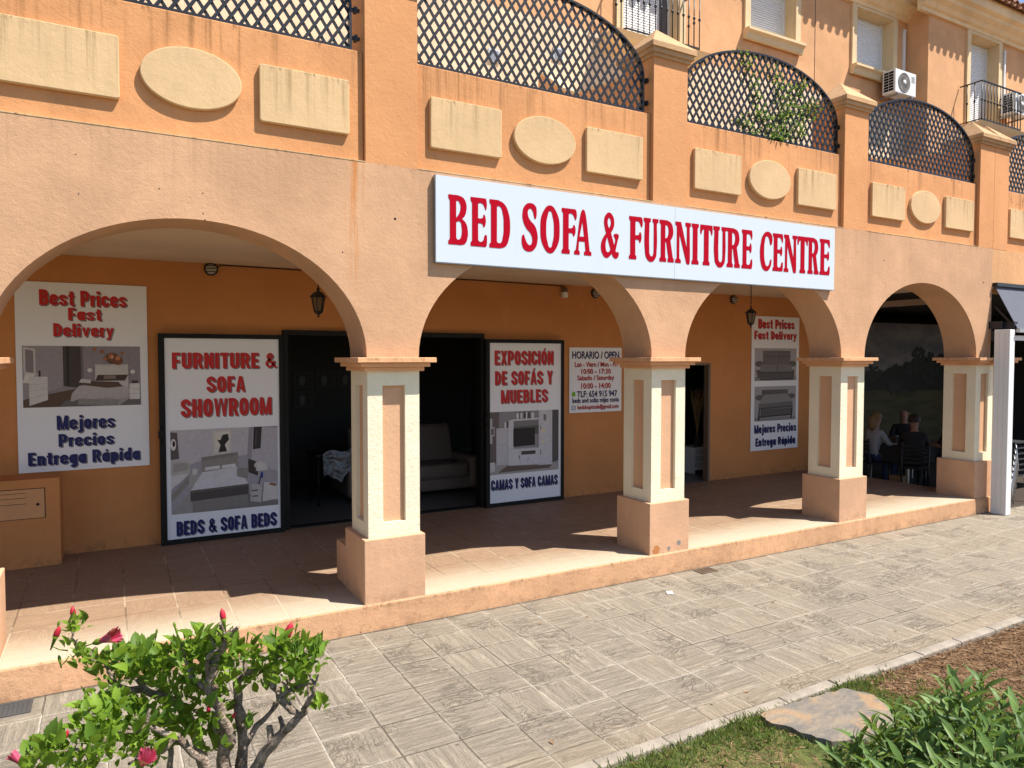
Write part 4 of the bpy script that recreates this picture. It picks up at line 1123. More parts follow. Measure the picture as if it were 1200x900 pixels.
picture(d2, 2.325, 3.305, .385, 1.135, 2.526, [
 ('#8f8a8c', rc(0,1,0,1)), ('#6b5f5c', [(0,.16),(.14,.19),(.14,1),(0,1)]), ('#55504f', [(.90,.12),(1,.16),(1,1),(.90,1)]), ('#a39d98', [(0,0),(1,0),(1,.10),(.88,.14),(.1,.16),(0,.16)]), ('#6a5a50', [(.12,.03),(.25,.13),(.9,.09),(.86,.04)]),
 ('#bdb8b8', [(.01,.5),(.045,.5),(.045,.9),(.01,.9)]), ('#bdb8b8', [(.02,.62),(.075,.62),(.075,.76),(.02,.76)]), ('#6b5f5c', [(.03,.64),(.065,.64),(.065,.74),(.03,.74)]), ('#cbc7c5', [(0,.04),(.08,.06),(.08,.2),(0,.2)]),
 ('#c0bcbf', [(.10,.15),(.32,.15),(.32,.74),(.10,.74)]), ('#a8a3a7', [(.255,.15),(.26,.15),(.26,.72),(.255,.72)]), ('#a8a3a7', [(.10,.46),(.26,.46),(.26,.465),(.10,.465)]), ('#cfcbce', [(.27,.36),(.34,.38),(.34,.86),(.27,.86)]),
 ('#5e5957', [(.34,.60),(.70,.62),(.70,.84),(.34,.84)]), ('#7e7977', [(.34,.75),(.70,.76),(.70,.84),(.34,.84)]), ('#1d1817', [(.335,.43),(.645,.44),(.645,.72),(.335,.72)]), ('#2b2523', [(.35,.45),(.63,.46),(.63,.70),(.35,.70)]),
 ('#cdc9cc', [(.27,.13),(.70,.12),(.70,.40),(.27,.40)]), ('#b1acb0', [(.27,.385),(.70,.385),(.70,.40),(.27,.40)]), ('#4a4341', [(.45,.29),(.655,.29),(.655,.35),(.45,.35)]), ('#a39ea2', [(.43,.14),(.434,.14),(.434,.39),(.43,.39)]), ('#3a3331', rc(.415,.425,.22,.28)), ('#3a3331', rc(.53,.57,.21,.217)),
 ('#c9c5c8', [(.70,.10),(.90,.10),(.90,1),(.70,1)]), ('#a6a1a5', [(.70,.44),(.87,.44),(.87,.445),(.70,.445)]), ('#b0abb0', [(.865,.1),(.87,.1),(.87,1),(.865,1)]), ('#7c7472', rc(.77,.81,.83,.93)), ('#d9c9a8', [(.74,.63),(.80,.63),(.80,.70),(.74,.70)]), ('#d9c9a8', el(.77,.49,.025,.035)), ('#3a3331', rc(.725,.735,.68,.75)), ('#3a3331', rc(.725,.735,.27,.35)),
 ('#d5d1d3', [(.30,.845),(.70,.855),(.70,.88),(.30,.87)]), ('#e0dcda', rc(.38,.41,.88,.97)), ('#6b6563', rc(.415,.43,.88,.98)), ('#e0dcda', rc(.435,.46,.88,.97)), ('#2a2423', rc(.49,.51,.88,.98)), ('#e0dcda', rc(.51,.53,.88,.98)), ('#2a2423', rc(.55,.565,.88,.98)), ('#d5cfc9', rc(.59,.63,.88,.97)), ('#2a2423', rc(.235,.255,.74,.84)), ('#e0dcda', rc(.21,.235,.74,.83)),
])
ph = board('opening_hours_sign', 3.52, 4.352, 1.075, 1.912, YP, 'square white opening hours notice in red and blue beside the second door leaf', 'sign')
lettering(ph, 'lettering', M['blue'], [('HORARIO / OPEN',3.56,4.305,1.77,1.865),('TLF: 654 915 947',3.635,4.275,1.275,1.355),('beds and sofas mijas costa',3.565,4.305,1.185,1.265)], YP, .007, .012)
lettering(ph, 'lettering', M['posterred'], [('Lun - Viern / Mon - Fri',3.60,4.28,1.665,1.73),('10:00 - 17:30',3.70,4.17,1.575,1.64),('Sabado / Saturday',3.64,4.225,1.475,1.555),('10:00 - 14:00',3.70,4.17,1.385,1.455),('bedshopiscala@gmail.com',3.645,4.30,1.105,1.175)], YP, .007, .012)
b = MB(); b.add([(3.585+.03*math.cos(a*.4), YP-.002, 1.315+.032*math.sin(a*.4)) for a in range(16)], [tuple(range(16))]); b.build('phone_icon', M['green'], ph)
b = MB(); b.box(3.555, 3.62, YP-.003, YP, 1.11, 1.17); b.build('mail_icon', flat('grey_blue_icon', (.35,.4,.5)), ph)
b = MB(); b.box(3.575, 3.60, YP-.0045, YP-.003, 1.13, 1.15); b.build('mail_icon', M['white'], ph)

p3 = board('wall_poster', 6.79, 7.835, .375, 2.405, YP, 'tall white poster with Best Prices lettering over two grey sofa photos')
lettering(p3, 'lettering', M['posterred'], [('Best Prices',6.92,7.72,2.225,2.365),('Fast Delivery',6.84,7.77,2.035,2.185)], YP)
lettering(p3, 'lettering', M['blue'], [('Mejores Precios',6.86,7.79,.605,.768),('Entrega Rápida',6.89,7.77,.41,.565)], YP)
picture(p3, 6.855, 7.78, 1.43, 1.925, YP, [('#aaa4a6', rc(0,1,0,1)), ('#8a8486', rc(0,1,0,.12)),
 ('#57504f', [(.07,.08),(.95,.06),(.95,.34),(.07,.34)]), ('#5d5656', [(.03,.36),(.10,.30),(.12,.12),(.07,.1)]), ('#6d6665', [(.19,.48),(.52,.50),(.52,.93),(.19,.92)]), ('#6d6665', [(.53,.5),(.85,.5),(.85,.92),(.53,.93)]), ('#4e4847', [(.19,.74),(.85,.74),(.85,.76),(.19,.76)]),
 ('#5f5857', el(.11,.52,.10,.09)), ('#5f5857', el(.90,.52,.095,.09)), ('#7c7574', [(.12,.28),(.53,.27),(.53,.50),(.14,.50)]), ('#7c7574', [(.535,.27),(.90,.28),(.87,.50),(.535,.50)]), ('#494342', rc(.525,.54,.25,.93)), ('#453f3e', [(.10,.24),(.92,.23),(.92,.26),(.10,.27)]), ('#2a2524', rc(.12,.92,.03,.065))])
picture(p3, 6.86, 7.78, .82, 1.345, YP, [('#a29c9f', rc(0,1,0,1)), ('#85807f', rc(0,1,0,.10)),
 ('#5d5655', [(.17,.70),(.80,.70),(.80,.90),(.17,.90)]), ('#5f5857', el(.12,.68,.10,.08)), ('#5f5857', el(.88,.70,.10,.08)), ('#8a8483', [(.10,.50),(.22,.76),(.78,.78),(.92,.54)]), ('#6a6463', [(.10,.38),(.92,.42),(.92,.54),(.10,.50)]), ('#4a4443', [(.10,.34),(.92,.37),(.92,.42),(.10,.38)]), ('#5a5453', [(.14,.12),(.90,.16),(.90,.36),(.14,.34)]), ('#2a2524', [(.08,.02),(.12,.02),(.13,.34),(.10,.34)]), ('#2a2524', [(.86,.05),(.9,.05),(.92,.36),(.89,.36)]), ('#3a3433', [(.12,.10),(.90,.13),(.90,.17),(.12,.14)])])

# ------------------------------------------------------------------ lamps, sensor, cabinet, drains
def lantern(x, y, z, zc, lab):
    t = tag(empty('hanging_lantern', (x, y, z)), lab, 'lantern', 'black hanging lanterns under the arcade ceiling')
    c = MB(); c.tube([(x,y,z+.27),(x,y,zc)], .004, 6)
    k = z+.28
    while k < zc-.01:
        c.lathe((x,y,k), [(.004,-.008),(.009,0),(.004,.008)], 6); k += .022
    c.lathe((x,y,zc), [(.045,-.012),(.05,0)], 12)
    c.build('chain', M['iron'], t)
    r = MB(); r.lathe((x,y,z), [(.008,.268),(.014,.255),(.012,.235),(.035,.225),(.072,.190),(.076,.182),(.058,.178)], 6, smooth=False); r.build('lantern_roof', M['iron'], t)
    f = MB()
    for q in range(6):
        a = 2*math.pi*q/6
        f.bar((x+.058*math.cos(a),y+.058*math.sin(a),z+.18), (x+.036*math.cos(a),y+.036*math.sin(a),z+.055), .008, .008)
    f.lathe((x,y,z), [(.004,0),(.012,.012),(.006,.022),(.022,.035),(.040,.05),(.040,.058)], 6, smooth=False)
    f.build('lantern_cage', M['iron'], t)
    gl_ = MB(); gl_.lathe((x,y,z), [(.032,.058),(.052,.178)], 6, smooth=False); gl_.build('lantern_glass', flat('dusty_amber_glass', (.16,.10,.05), .25, .1, .5), t)
    return t
lantern(.045, 1.4, 2.132, 2.70, 'black six sided lantern hanging in front of the showroom opening')
lantern(5.455, 1.42, 2.158, 2.70, 'black six sided lantern hanging in front of the two sofa photos')

def bulkhead(x, y, z, lab):
    t = tag(empty('bulkhead_lamp', (x, y, z)), lab, 'lamp', 'round bulkhead lamps on the shop wall')
    b = MB(); b.lathe((x,y,z), [(.0,0),(.062,0),(.064,-.018),(.055,-.024)], 20, axis='y'); b.build('lamp_base', M['iron'], t)
    g_ = MB(); g_.lathe((x,y,z), [(.052,-.022),(.048,-.045),(.03,-.062),(.0,-.068)], 18, axis='y'); g_.build('lamp_glass', flat('frosted_lamp_glass', (.42,.38,.33), .3), t)
    c = MB()
    for a in (-.5, 0, .5):
        c.tube([(x-.055,y-.022,z+a*.06),(x-.035,y-.06,z+a*.06),(x,y-.076,z+a*.06),(x+.035,y-.06,z+a*.06),(x+.055,y-.022,z+a*.06)], .004, 6)
    c.build('lamp_guard', M['iron'], t)
bulkhead(-.69, 2.618, 2.645, 'caged bulkhead lamp high on the wall above the showroom door leaf')
bulkhead(3.92, 2.618, 2.615, 'caged bulkhead lamp half hidden by the arch above the opening hours notice')
bulkhead(6.40, 2.618, 2.63, 'caged bulkhead lamp high on the wall left of the tall sofa poster')
t = tag(empty('alarm_sensor', (3.42, 2.61, 2.54)), 'small white alarm sensor high on the wall above the second door leaf', 'sensor')
b = MB(); b.box(3.395, 3.465, 2.555, 2.618, 2.535, 2.605); b.build('case', M['white'], t, bevel=.008)
b = MB(); b.lathe((3.43,2.585,2.635), [(.0,-.035),(.038,-.03),(.042,0),(.03,.03),(.0,.036)], 14); b.build('dome', flat('brown_dome', (.16,.09,.05), .4), t)
b = MB(); b.tube([(-.63,2.612,2.66),(-.6,2.612,2.69),(.9,2.612,2.685),(2.3,2.612,2.69),(3.4,2.612,2.68),(3.43,2.6,2.66)], .005, 6)
tag(b.build('electric_cable', M['black'], loc=(-.6, 2.612, 2.69)), 'thin dark cable running along the ceiling edge between lamp and sensor', 'cable')

t = tag(empty('utility_cabinet', (-2.4, 2.3, 0)), 'low orange masonry meter cabinet with a metal door against the left wall', 'cabinet')
b = MB(); b.box(-3.4, -1.96, 2.27, 2.62, 0, .755); b.build('cabinet_body', M['shopwall'], t, bevel=.006)
b = MB(); b.box(-2.85, -2.072, 2.262, 2.27, .425, .672)
q = b.build('cabinet_door', flat('painted_orange_metal', (.55,.27,.115), .55), t)
b = MB(); b.box(-2.856, -2.85, 2.266, 2.271, .42, .677); b.box(-2.072, -2.066, 2.266, 2.271, .42, .677); b.box(-2.85, -2.072, 2.266, 2.271, .672, .677); b.box(-2.85, -2.072, 2.266, 2.271, .42, .425)
for z in (.55, .60, .64): b.box(-2.80, -2.20, 2.259, 2.2625, z, z+.003)
b.build('door_gap', M['darkcloth'], q)
b = MB(); b.lathe((-2.12,2.262,.54), [(.0,-.006),(.011,-.006),(.012,0)], 10, axis='y'); b.build('lock', M['black'], q)

def drain(x0, x1, y0, y1, lab, mat):
    t = tag(empty('drain_grate', ((x0+x1)/2, (y0+y1)/2, -.19)), lab, 'drain cover', 'square drain covers along the step')
    b = MB(); w = .012
    b.box(x0, x1, y0, y0+w, -.19, -.184); b.box(x0, x1, y1-w, y1, -.19, -.184); b.box(x0, x0+w, y0+w, y1-w, -.19, -.184); b.box(x1-w, x1, y0+w, y1-w, -.19, -.184)
    b.build('rim', mat, t)
    c = MB(); c.box(x0+w, x1-w, y0+w, y1-w, -.1895, -.1865)
    n = 9
    for k in range(n):
        for j in range(n):
            cx = x0+w+(x1-x0-2*w)*(k+.5)/n; cy = y0+w+(y1-y0-2*w)*(j+.5)/n
            c.box(cx-.005, cx+.005, cy-.005, cy+.005, -.1865, -.1845)
    c.build('plate', mat, t)
iron2 = flat('worn_cast_iron', (.055,.054,.055), .6, .2, .4)
drain(-2.21, -1.985, -.235, -.06, 'square dark iron drain cover at the foot of the step near the pink hibiscus', iron2)
drain(3.10, 3.30, -.19, -.06, 'square rusty brown drain cover beside the plinth of the third pillar', flat('rusty_drain', (.11,.075,.05), .8, .25))

# kerb stones
kb = MB(); kb.box(0, .438, -2.226, -2.152, -.32, -.183)
k0 = kb.build('kerb_stone', M['concrete'], loc=(0, -2.19, -.19), bevel=.008)
tag(k0, 'grey concrete kerb stone edging the stone paving against the garden', 'kerb stone', 'kerb stones along the garden edge')
for k in range(-6, 16):
    x = .44*k + .015
    if k == 0: k0.location.x = x; continue
    c = k0.copy(); COL.objects.link(c); c.location = (x, -2.19 + random.uniform(-.004,.004), -.19 + random.uniform(-.004,.004)); c.rotation_euler.z = random.uniform(-.012,.012)

# flagstone in the grass
out = [(1.50,-2.27),(1.66,-2.25),(1.83,-2.262),(2.02,-2.27),(2.19,-2.30),(2.25,-2.42),(2.20,-2.58),(2.02,-2.70),(1.80,-2.70),(1.62,-2.66),(1.56,-2.55),(1.53,-2.42),(1.48,-2.33)]
ro = random.Random(5); fine_out = []
for a_, c_ in zip(out, out[1:]+out[:1]):
    for k in range(4): fine_out.append((a_[0]+(c_[0]-a_[0])*k/4+ro.uniform(-.012,.012), a_[1]+(c_[1]-a_[1])*k/4+ro.uniform(-.012,.012)))
b = MB(); b.prism(fine_out, 'z', -.24, -.172); tag(b.build('flagstone', M['stone'], loc=(1.85,-2.45,-.2), bevel=.008), 'flat multicoloured flagstone set in the grass beside the kerb', 'flagstone')

# ------------------------------------------------------------------ grass and mulch
b = MB(); vs = []; fs = []
rng = random.Random(3)
def inside_stone(x, y):
    c = False; j = len(out)-1
    for i in range(len(out)):
        if (out[i][1] > y) != (out[j][1] > y) and x < (out[j][0]-out[i][0])*(y-out[i][1])/(out[j][1]-out[i][1])+out[i][0]: c = not c
        j = i
    return c
def gz(x, y): return -.205 + .03*mnoise.noise(Vector((x*1.3, y*1.3, 0))) + .012*mnoise.noise(Vector((x*6, y*6, 3)))
cnt = 0
while cnt < 40000:
    x = rng.uniform(-.4, 3.6); y = rng.uniform(-3.9, -2.222)
    dens = .46 + 1.1*mnoise.noise(Vector((x*1.7, y*1.7, 5))) + .3*mnoise.noise(Vector((x*6, y*6, 9)))
    if x > 2.35: dens -= (x-2.35)*1.5
    if -2.32 < y and x < 3.2: dens += .25
    if rng.random() > dens or inside_stone(x, y): cnt += .2; continue
    cnt += 1
    h = rng.uniform(.015, .05); a = rng.uniform(0, 6.283); w = rng.uniform(.0018, .0034); l = rng.uniform(.1,1.0)*h
    z = gz(x, y)-.004; ca, sa = math.cos(a), math.sin(a); n = len(vs)
    vs += [(x-sa*w, y+ca*w, z), (x+sa*w, y-ca*w, z), (x+ca*l*.4+sa*w*.6, y+sa*l*.4-ca*w*.6, z+h*.65), (x+ca*l, y+sa*l, z+h)]
    fs.append((n, n+1, n+2, n+3))
b.add(vs, fs); o = b.build('grass', M['grass'], fix=False); tag(o, 'short patchy green lawn grass beside the kerb', 'grass', kind='stuff')
b = MB(); vs = []; fs = []
for k in range(30000):
    x = rng.uniform(.3, 6.5); y = rng.uniform(-4.2, -2.23)
    if x < 2.4 and rng.random() > .22: continue
    if inside_stone(x, y): continue
    a = rng.uniform(0, 6.283); l = rng.uniform(.006,.026); w = rng.uniform(.001,.0032); t_ = rng.uniform(-.35,.35)
    z = gz(x, y) + rng.uniform(0,.012); ca, sa = math.cos(a)*l, math.sin(a)*l; px, py = -math.sin(a)*w, math.cos(a)*w; n = len(vs)
    vs += [(x-ca-px,y-sa-py,z-l*t_*.4),(x+ca-px,y+sa-py,z+l*t_*.4),(x+ca+px,y+sa+py,z+l*t_*.4+.003),(x-ca+px,y-sa+py,z-l*t_*.4+.003)]
    fs.append((n,n+1,n+2,n+3))
b.add(vs, fs); o = b.build('dry_mulch', M['mulch'], fix=False); tag(o, 'brown dry mulch and fallen leaf litter on the bare soil', 'mulch', kind='stuff')

b = MB(); b.add([(2.45,-.45,-.187),(2.50,-.47,-.186),(2.515,-.43,-.178),(2.47,-.41,-.181)], [(0,1,2,3)])
tag(b.build('paper_scrap', M['white'], loc=(2.48,-.44,-.187)), 'tiny white scrap of paper lying on the paving', 'litter')
rl = random.Random(21)
l0 = None
for k in range(16):
    x, y = rl.uniform(.2, 6.5), rl.uniform(-2.1, -.15); a = rl.uniform(0, 6.28)
    if l0 is None:
        b = MB(); b.add([(-.018,0,.002),(0,.009,.006),(.02,0,.003),(0,-.009,.005)], [(0,1,2,3)])
        l0 = b.build('dead_leaf', M['mulch'], loc=(0,0,0)); tag(l0, 'small dry brown leaf lying on the stone paving', 'dead leaf', 'dry leaves on the paving'); c = l0
    else:
        c = l0.copy(); COL.objects.link(c)
    c.location = (x, y, -.189); c.rotation_euler = (0, 0, a); c.scale = (rl.uniform(.6,1.3),)*3
# ------------------------------------------------------------------ plants
def leaf(vs, fs, p, d, up, L, W, fold=.25, droop=.25, shape='ovate'):
    d = d.normalized(); side = d.cross(up)
    if side.length < 1e-3: side = d.orthogonal()
    side.normalize(); nrm = side.cross(d).normalized()
    if shape == 'toothed':
        prof = [(0,.05),(.12,.5),(.25,.92),(.33,.84),(.42,1.0),(.50,.82),(.60,.86),(.68,.60),(.77,.58),(.85,.30),(1,.0)]
    else: prof = [(0,.06),(.18,.62),(.42,1.0),(.68,.72),(.87,.3),(1,.0)] if shape == 'ovate' else [(0,.12),(.25,.75),(.5,1.0),(.75,.7),(.92,.25),(1,.0)]
    b0 = len(vs)
    for t, w in prof:
        c = p + d*(L*t) + nrm*(-droop*L*t*t)
        hw = W/2*w
        vs.append(c - side*hw + nrm*(hw*fold*2)); vs.append(c); vs.append(c + side*hw + nrm*(hw*fold*2))
    n = len(prof)
    for i in range(n-1):
        a = b0+i*3
        fs.append((a, a+1, a+4, a+3)); fs.append((a+1, a+2, a+5, a+4))
def rdir(rg, zmin=-.4):
    while True:
        v = Vector((rg.uniform(-1,1), rg.uniform(-1,1), rg.uniform(zmin,1)))
        if .05 < v.length < 1: return v.normalized()

rg = random.Random(11)
hb = tag(empty('hibiscus_shrub', tuple(at(275, 1010, 1.92)*1.0)), 'pruned hibiscus shrub with bare grey stems, bright leaves and pink flowers', 'shrub')
hb.location.z = -.2
TH = 1.9
base = at(278, 1000, 1.93); base.z = -.2
stems = [ # px path with depth, start/end radius
 ([(266,1000,1.93),(262,905,1.92),(268,860,1.9),(257,827,1.88),(243,806,1.86),(250,775,1.85),(262,752,1.84),(273,738,1.83)], .020, .008),
 ([(284,1000,1.95),(283,896,1.96),(282,841,1.97),(277,800,1.98),(296,784,1.99)], .0185, .010),
 ([(292,1000,1.94),(296,905,1.93),(319,872,1.92),(352,838,1.9),(327,818,1.93),(319,797,1.95)], .020, .0075),
 ([(352,838,1.9),(360,825,1.88),(367,808,1.86),(362,790,1.86)], .009, .003),
 ([(262,1000,1.9),(238,890,1.86),(207,863,1.82),(172,849,1.79),(132,862,1.76),(105,876,1.74)], .013, .0035),
 ([(257,985,1.97),(232,875,1.98),(225,850,1.98),(213,830,1.99),(190,815,2.0),(176,812,2.0),(139,804,2.01),(127,785,2.02)], .018, .008),
 ([(127,785,2.02),(115,775,2.02),(97,768,2.02),(88,752,2.01),(84,738,2.01),(86,724,2.0)], .006, .0015),
 ([(250,990,2.02),(198,900,2.03),(200,845,2.04),(190,805,2.04)], .011, .006),
 ([(282,880,1.97),(300,850,2.0),(322,828,2.03),(338,800,2.04),(345,780,2.04)], .0095, .003),
 ([(240,806,1.86),(222,790,1.88),(215,770,1.9),(212,752,1.9)], .007, .0025),
 ([(243,806,1.86),(243,770,1.83),(255,752,1.82),(258,728,1.81)], .0075, .002),
 ([(207,863,1.82),(190,880,1.8),(170,890,1.78),(150,895,1.77)], .008, .003),
 ([(319,797,1.95),(322,775,1.95),(330,755,1.95),(334,745,1.95)], .005, .0018),
 ([(176,812,2.0),(160,795,2.03),(152,770,2.04),(152,755,2.04)], .007, .0045),
 ([(105,876,1.74),(75,880,1.73),(45,888,1.72),(22,892,1.72)], .0035, .0015),
 ([(268,860,1.9),(250,850,1.95),(232,835,1.98),(205,815,2.02)], .009, .004),
 ([(327,818,1.93),(345,806,1.92),(366,800,1.9)], .006, .0035),
]
sm = MB()
for path, ra, rb_ in stems:
    if path[0][1] >= 980: path = [(279,1030,1.93)] + path
    P = [at(*q) for q in path]
    # resample with small kinks
    pts = [P[0]]; 
    for a, c in zip(P[:-1], P[1:]):
        for k in (1,2,3):
            q = a.lerp(c, k/3); 
            if k < 3: q += Vector((rg.uniform(-.007,.007), rg.uniform(-.007,.007), rg.uniform(-.005,.005)))
            pts.append(q)
    n = len(pts)
    rads = [ra+(rb_-ra)*i/(n-1) for i in range(n)]
    rads = [r*(1+.12*math.sin(i*2.3)) for i, r in enumerate(rads)]
    sm.tube(pts, rads, 9, wob=.32)
    for _ in range(max(1, n//5)):                     # cut stubs left by pruning
        i = rg.randrange(n//3, n-1); d = (rdir(rg,-.1)+Vector((0,0,.4))).normalized(); l_ = rg.uniform(.02,.055)
        sm.tube([pts[i], pts[i]+d*l_*.6+rdir(rg,-1)*.004, pts[i]+d*l_], [rads[i]*.75, rads[i]*.6, rads[i]*.5], 7, wob=.2)
sm.tube([base, base.lerp(at(278,985,1.93), .5), at(280,985,1.93)], [.045,.036,.03], 10, wob=.1)
sm.build('stems', M['bark'], hb, fix=False)
vs = []; fs = []
clusters = [(240,756,1.88,20,50),(262,772,1.9,22,55),(222,766,1.9,22,55),(200,790,1.95,30,85),(150,778,2.0,26,80),(128,784,2.02,20,40),(172,780,1.98,26,60),(90,735,2.0,13,18),(84,762,2.0,10,12),(100,775,2.0,14,22),
 (345,768,1.93,24,60),(372,768,1.9,12,22),(328,762,1.95,16,32),(310,775,1.98,20,36),(358,790,1.9,16,26),(374,826,1.88,9,10),(250,838,1.9,20,36),(190,842,1.9,28,56),(150,845,1.88,28,56),(112,852,1.82,28,60),(120,825,1.9,24,44),(60,884,1.73,22,42),(95,890,1.74,26,52),(175,858,1.84,20,36),(270,800,1.95,22,30),(235,800,1.9,18,30),(130,875,1.78,22,40),(258,750,1.83,12,22),(285,766,1.98,16,30),(215,810,1.95,20,36),(40,893,1.72,14,18),(265,880,1.9,9,8),(240,815,1.95,16,24),(215,860,1.9,20,34),(250,868,1.95,16,26),(305,798,1.98,16,26),(335,795,1.95,16,26),(150,870,1.8,22,36),(180,885,1.85,18,28),(280,850,2.0,12,14),(345,815,1.97,12,16)]
for cx, cy, t_, rad, n in clusters:
    for k in range(int(n*1.1)):
        a = rg.uniform(0, 6.283); r_ = rad*math.sqrt(rg.random())
        p = at(cx+r_*math.cos(a), cy+r_*math.sin(a)*.85, t_ + rg.uniform(-.07,.07))
        outw = (p - at(cx, cy+rad*.8, t_)).normalized()
        d = (outw*.75 + rdir(rg, -.3)*.7 + Vector((0,0,.45))).normalized()
        L = rg.choice([.014,.02,.026,.034,.042,.052]) * rg.uniform(.85,1.15)
        leaf(vs, fs, p, d, (Vector((0,0,1))+rdir(rg)*.5), L, L*rg.uniform(.5,.66), rg.uniform(.1,.4), rg.uniform(0,.45), 'toothed')
fm = MB(); fm.add(vs, fs, 0, True); fm.build('foliage', M['hleaf'], hb, fix=False)
def petal_flower(x, y, t_, d, size, open_=.5, n=5):
    p = at(x, y, t_); d = Vector(d).normalized(); vs = []; fs = []
    X = d.orthogonal().normalized(); Yv = d.cross(X)
    for k in range(n):
        for layer in (0,):
            a0 = 2*math.pi*k/n + .2
            rows = 9; cols = 9; b0 = len(vs)
            for i in range(rows):
                s = i/(rows-1)
                wid = (.35 + .95*math.sin(math.pi*min(1, .15+.62*s)))
                if s > .85: wid *= 1-.35*(s-.85)/.15
                for j in range(cols):
                    e = j/(cols-1)-.5
                    a = a0 + e*wid*1.55 + .75*s
                    ruff = (math.sin(j*2.6+k*1.9)+.6*math.sin(j*4.1+k))*s*s
                    rad = size*(.06 + .34*open_*s**1.5 + .05*ruff + .05*e*s + .02*(k % 2))
                    vs.append(p + d*(size*s*(1-.10*s*open_-.25*s*e*e) + size*.04*ruff) + (X*math.cos(a)+Yv*math.sin(a))*rad)
            for i in range(rows-1):
                for j in range(cols-1):
                    q = b0+i*cols+j; fs.append((q,q+1,q+cols+1,q+cols))
    m = MB(); m.add(vs, fs, 0, True)
    f = m.build('flower', M['petal'], hb, fix=False)
    c = MB(); c.tube([p-d*.012, p, p+d*size*.3], [.004,.009,.0075], 8); c.tube([p-d*.05, p-d*.012], .0022, 6); c.build('calyx', M['hleaf'], f)
    return f
right = RT
petal_flower(113, 752, 2.0, RT*.9+UP*.35-FW*.2, .075, .6)
petal_flower(163, 900, 1.72, RT*.5+UP*.7-FW*.3, .06, .8)
petal_flower(30, 898, 1.70, -RT*.75+UP*.65, .05, .42)
def bud(x, y, t_, d, size, mat, green=False):
    p = at(x, y, t_); d = Vector(d).normalized()
    m = MB(); 
    pr = [0,.25,.5,.75,1]; rr = [.10,.20,.22,.17,.03]
    m.tube([p+d*size*s for s in pr], [size*r for r in rr], 8); o = m.build('bud', mat, hb)
    best = min((at(a_[0], a_[1], a_[2]) for a_ in clusters), key=lambda w_: (w_-p).length)
    st = MB(); e_ = p.lerp(best, .75) - Vector((0,0,.008)); st.tube([p+d*size*.02, p-d*size*.6, (p-d*size*.8).lerp(e_, .5), e_], [.0016,.0014,.0016,.002], 5); st.build('stalk', M['hleaf'], o)
    c = MB(); c.tube([p-d*size*.9, p-d*size*.05, p+d*size*.22], [.0016,size*.13,size*.235], 8); c.build('calyx', M['hleaf'], o)
for (x,y,t_,s) in [(262,728,1.82,.034),(334,750,1.95,.052),(64,748,2.0,.038),(86,724,2.0,.034),(75,866,1.76,.026)]:
    bud(x, y, t_, UP + RT*rg.uniform(-.4,.4), s, M['budred'])
for (x,y,t_,s) in [(139,794,1.98,.018),(300,760,1.98,.016),(70,775,2.0,.02),(68,733,2.0,.016),(207,742,1.9,.014),(183,742,1.95,.014),(323,740,1.95,.018),(347,735,1.95,.014),(354,742,1.95,.016),(374,750,1.9,.014),(290,745,1.95,.014),(205,735,1.9,.016),(100,820,1.9,.018)]:
    bud(x, y, t_, UP + RT*rg.uniform(-.3,.3), s, M['hleaf'])
bud(244, 836, 1.9, UP, .024, M['budred']); bud(272, 842, 1.92, UP+RT*.4, .02, M['budred'])

# lance leaved shrub at the lower right
ob = tag(empty('lance_leaf_shrub', (.95,-3.75,-.2)), 'leafy green shrub with long pointed leaves beside the flagstone', 'shrub')
vs = []; fs = []; sm = MB()
tips = [(975,885,2.5),(1000,862,2.5),(1022,848,2.45),(1048,832,2.5),(1070,858,2.3),(1050,872,2.35),(1085,880,2.2),(1108,800,2.3),(1092,822,2.4),(1128,806,2.25),(1140,835,2.2),(1160,850,2.15),(1120,860,2.15),(1185,860,2.05),(1175,815,2.35),(1195,830,2.2),(1150,795,2.45),(1020,885,2.3),(1140,885,2.05),(1100,895,2.1),(1195,888,2.0),(1060,895,2.2),(1215,800,2.3),(1230,850,2.1),(990,898,2.4),(1165,880,2.0),(1035,860,2.4),(1110,835,2.3),(1075,838,2.45),(1210,870,2.0),(1040,905,2.15),(1120,910,2.0),(1180,905,1.95),(1000,880,2.45),(1135,860,2.3),(1090,850,2.35),(1155,870,2.25)]
for (x, y, t_) in tips:
    tip = at(x, y, t_)
    root = Vector((.95 + (tip.x-.95)*.35 + rg.uniform(-.1,.1), -3.72 + (tip.y+3.72)*.35 + rg.uniform(-.1,.1), -.2))
    mid = root.lerp(tip, .55) + Vector((rg.uniform(-.05,.05), rg.uniform(-.05,.05), .03))
    path = []
    for k in range(13):
        s = k/12; path.append(root*(1-s)**2 + mid*2*s*(1-s) + tip*s*s)
    sm.tube(path, [.009-.0065*k/12 for k in range(13)], 6)
    for k in range(34):
        s = .52 + .48*(k/33); i = min(11, int(s*12)); p = path[i].lerp(path[i+1], s*12-i)
        ax = (path[i+1]-path[i]).normalized()
        a = k*2.4 + rg.uniform(-.3,.3)
        o_ = ax.orthogonal().normalized(); o_ = (Matrix.Rotation(a, 3, ax) @ o_)
        d = (o_*(1.0-.6*s+.1) + ax*(.25+.75*(s-.4)) + Vector((0,0,.12))).normalized()
        L = rg.uniform(.055,.112)*(1.0 if s < .95 else .75)
        leaf(vs, fs, p, d, ax+rdir(rg)*.3, L, L*rg.uniform(.2,.3), rg.uniform(.15,.5), rg.uniform(.05,.5), 'lance')
fm = MB(); fm.add(vs, fs, 0, True); fm.build('foliage', M['oleaf'], ob, fix=False)
sm.build('stems', flat('brown_green_stem', (.12,.10,.05), .8), ob, fix=False)

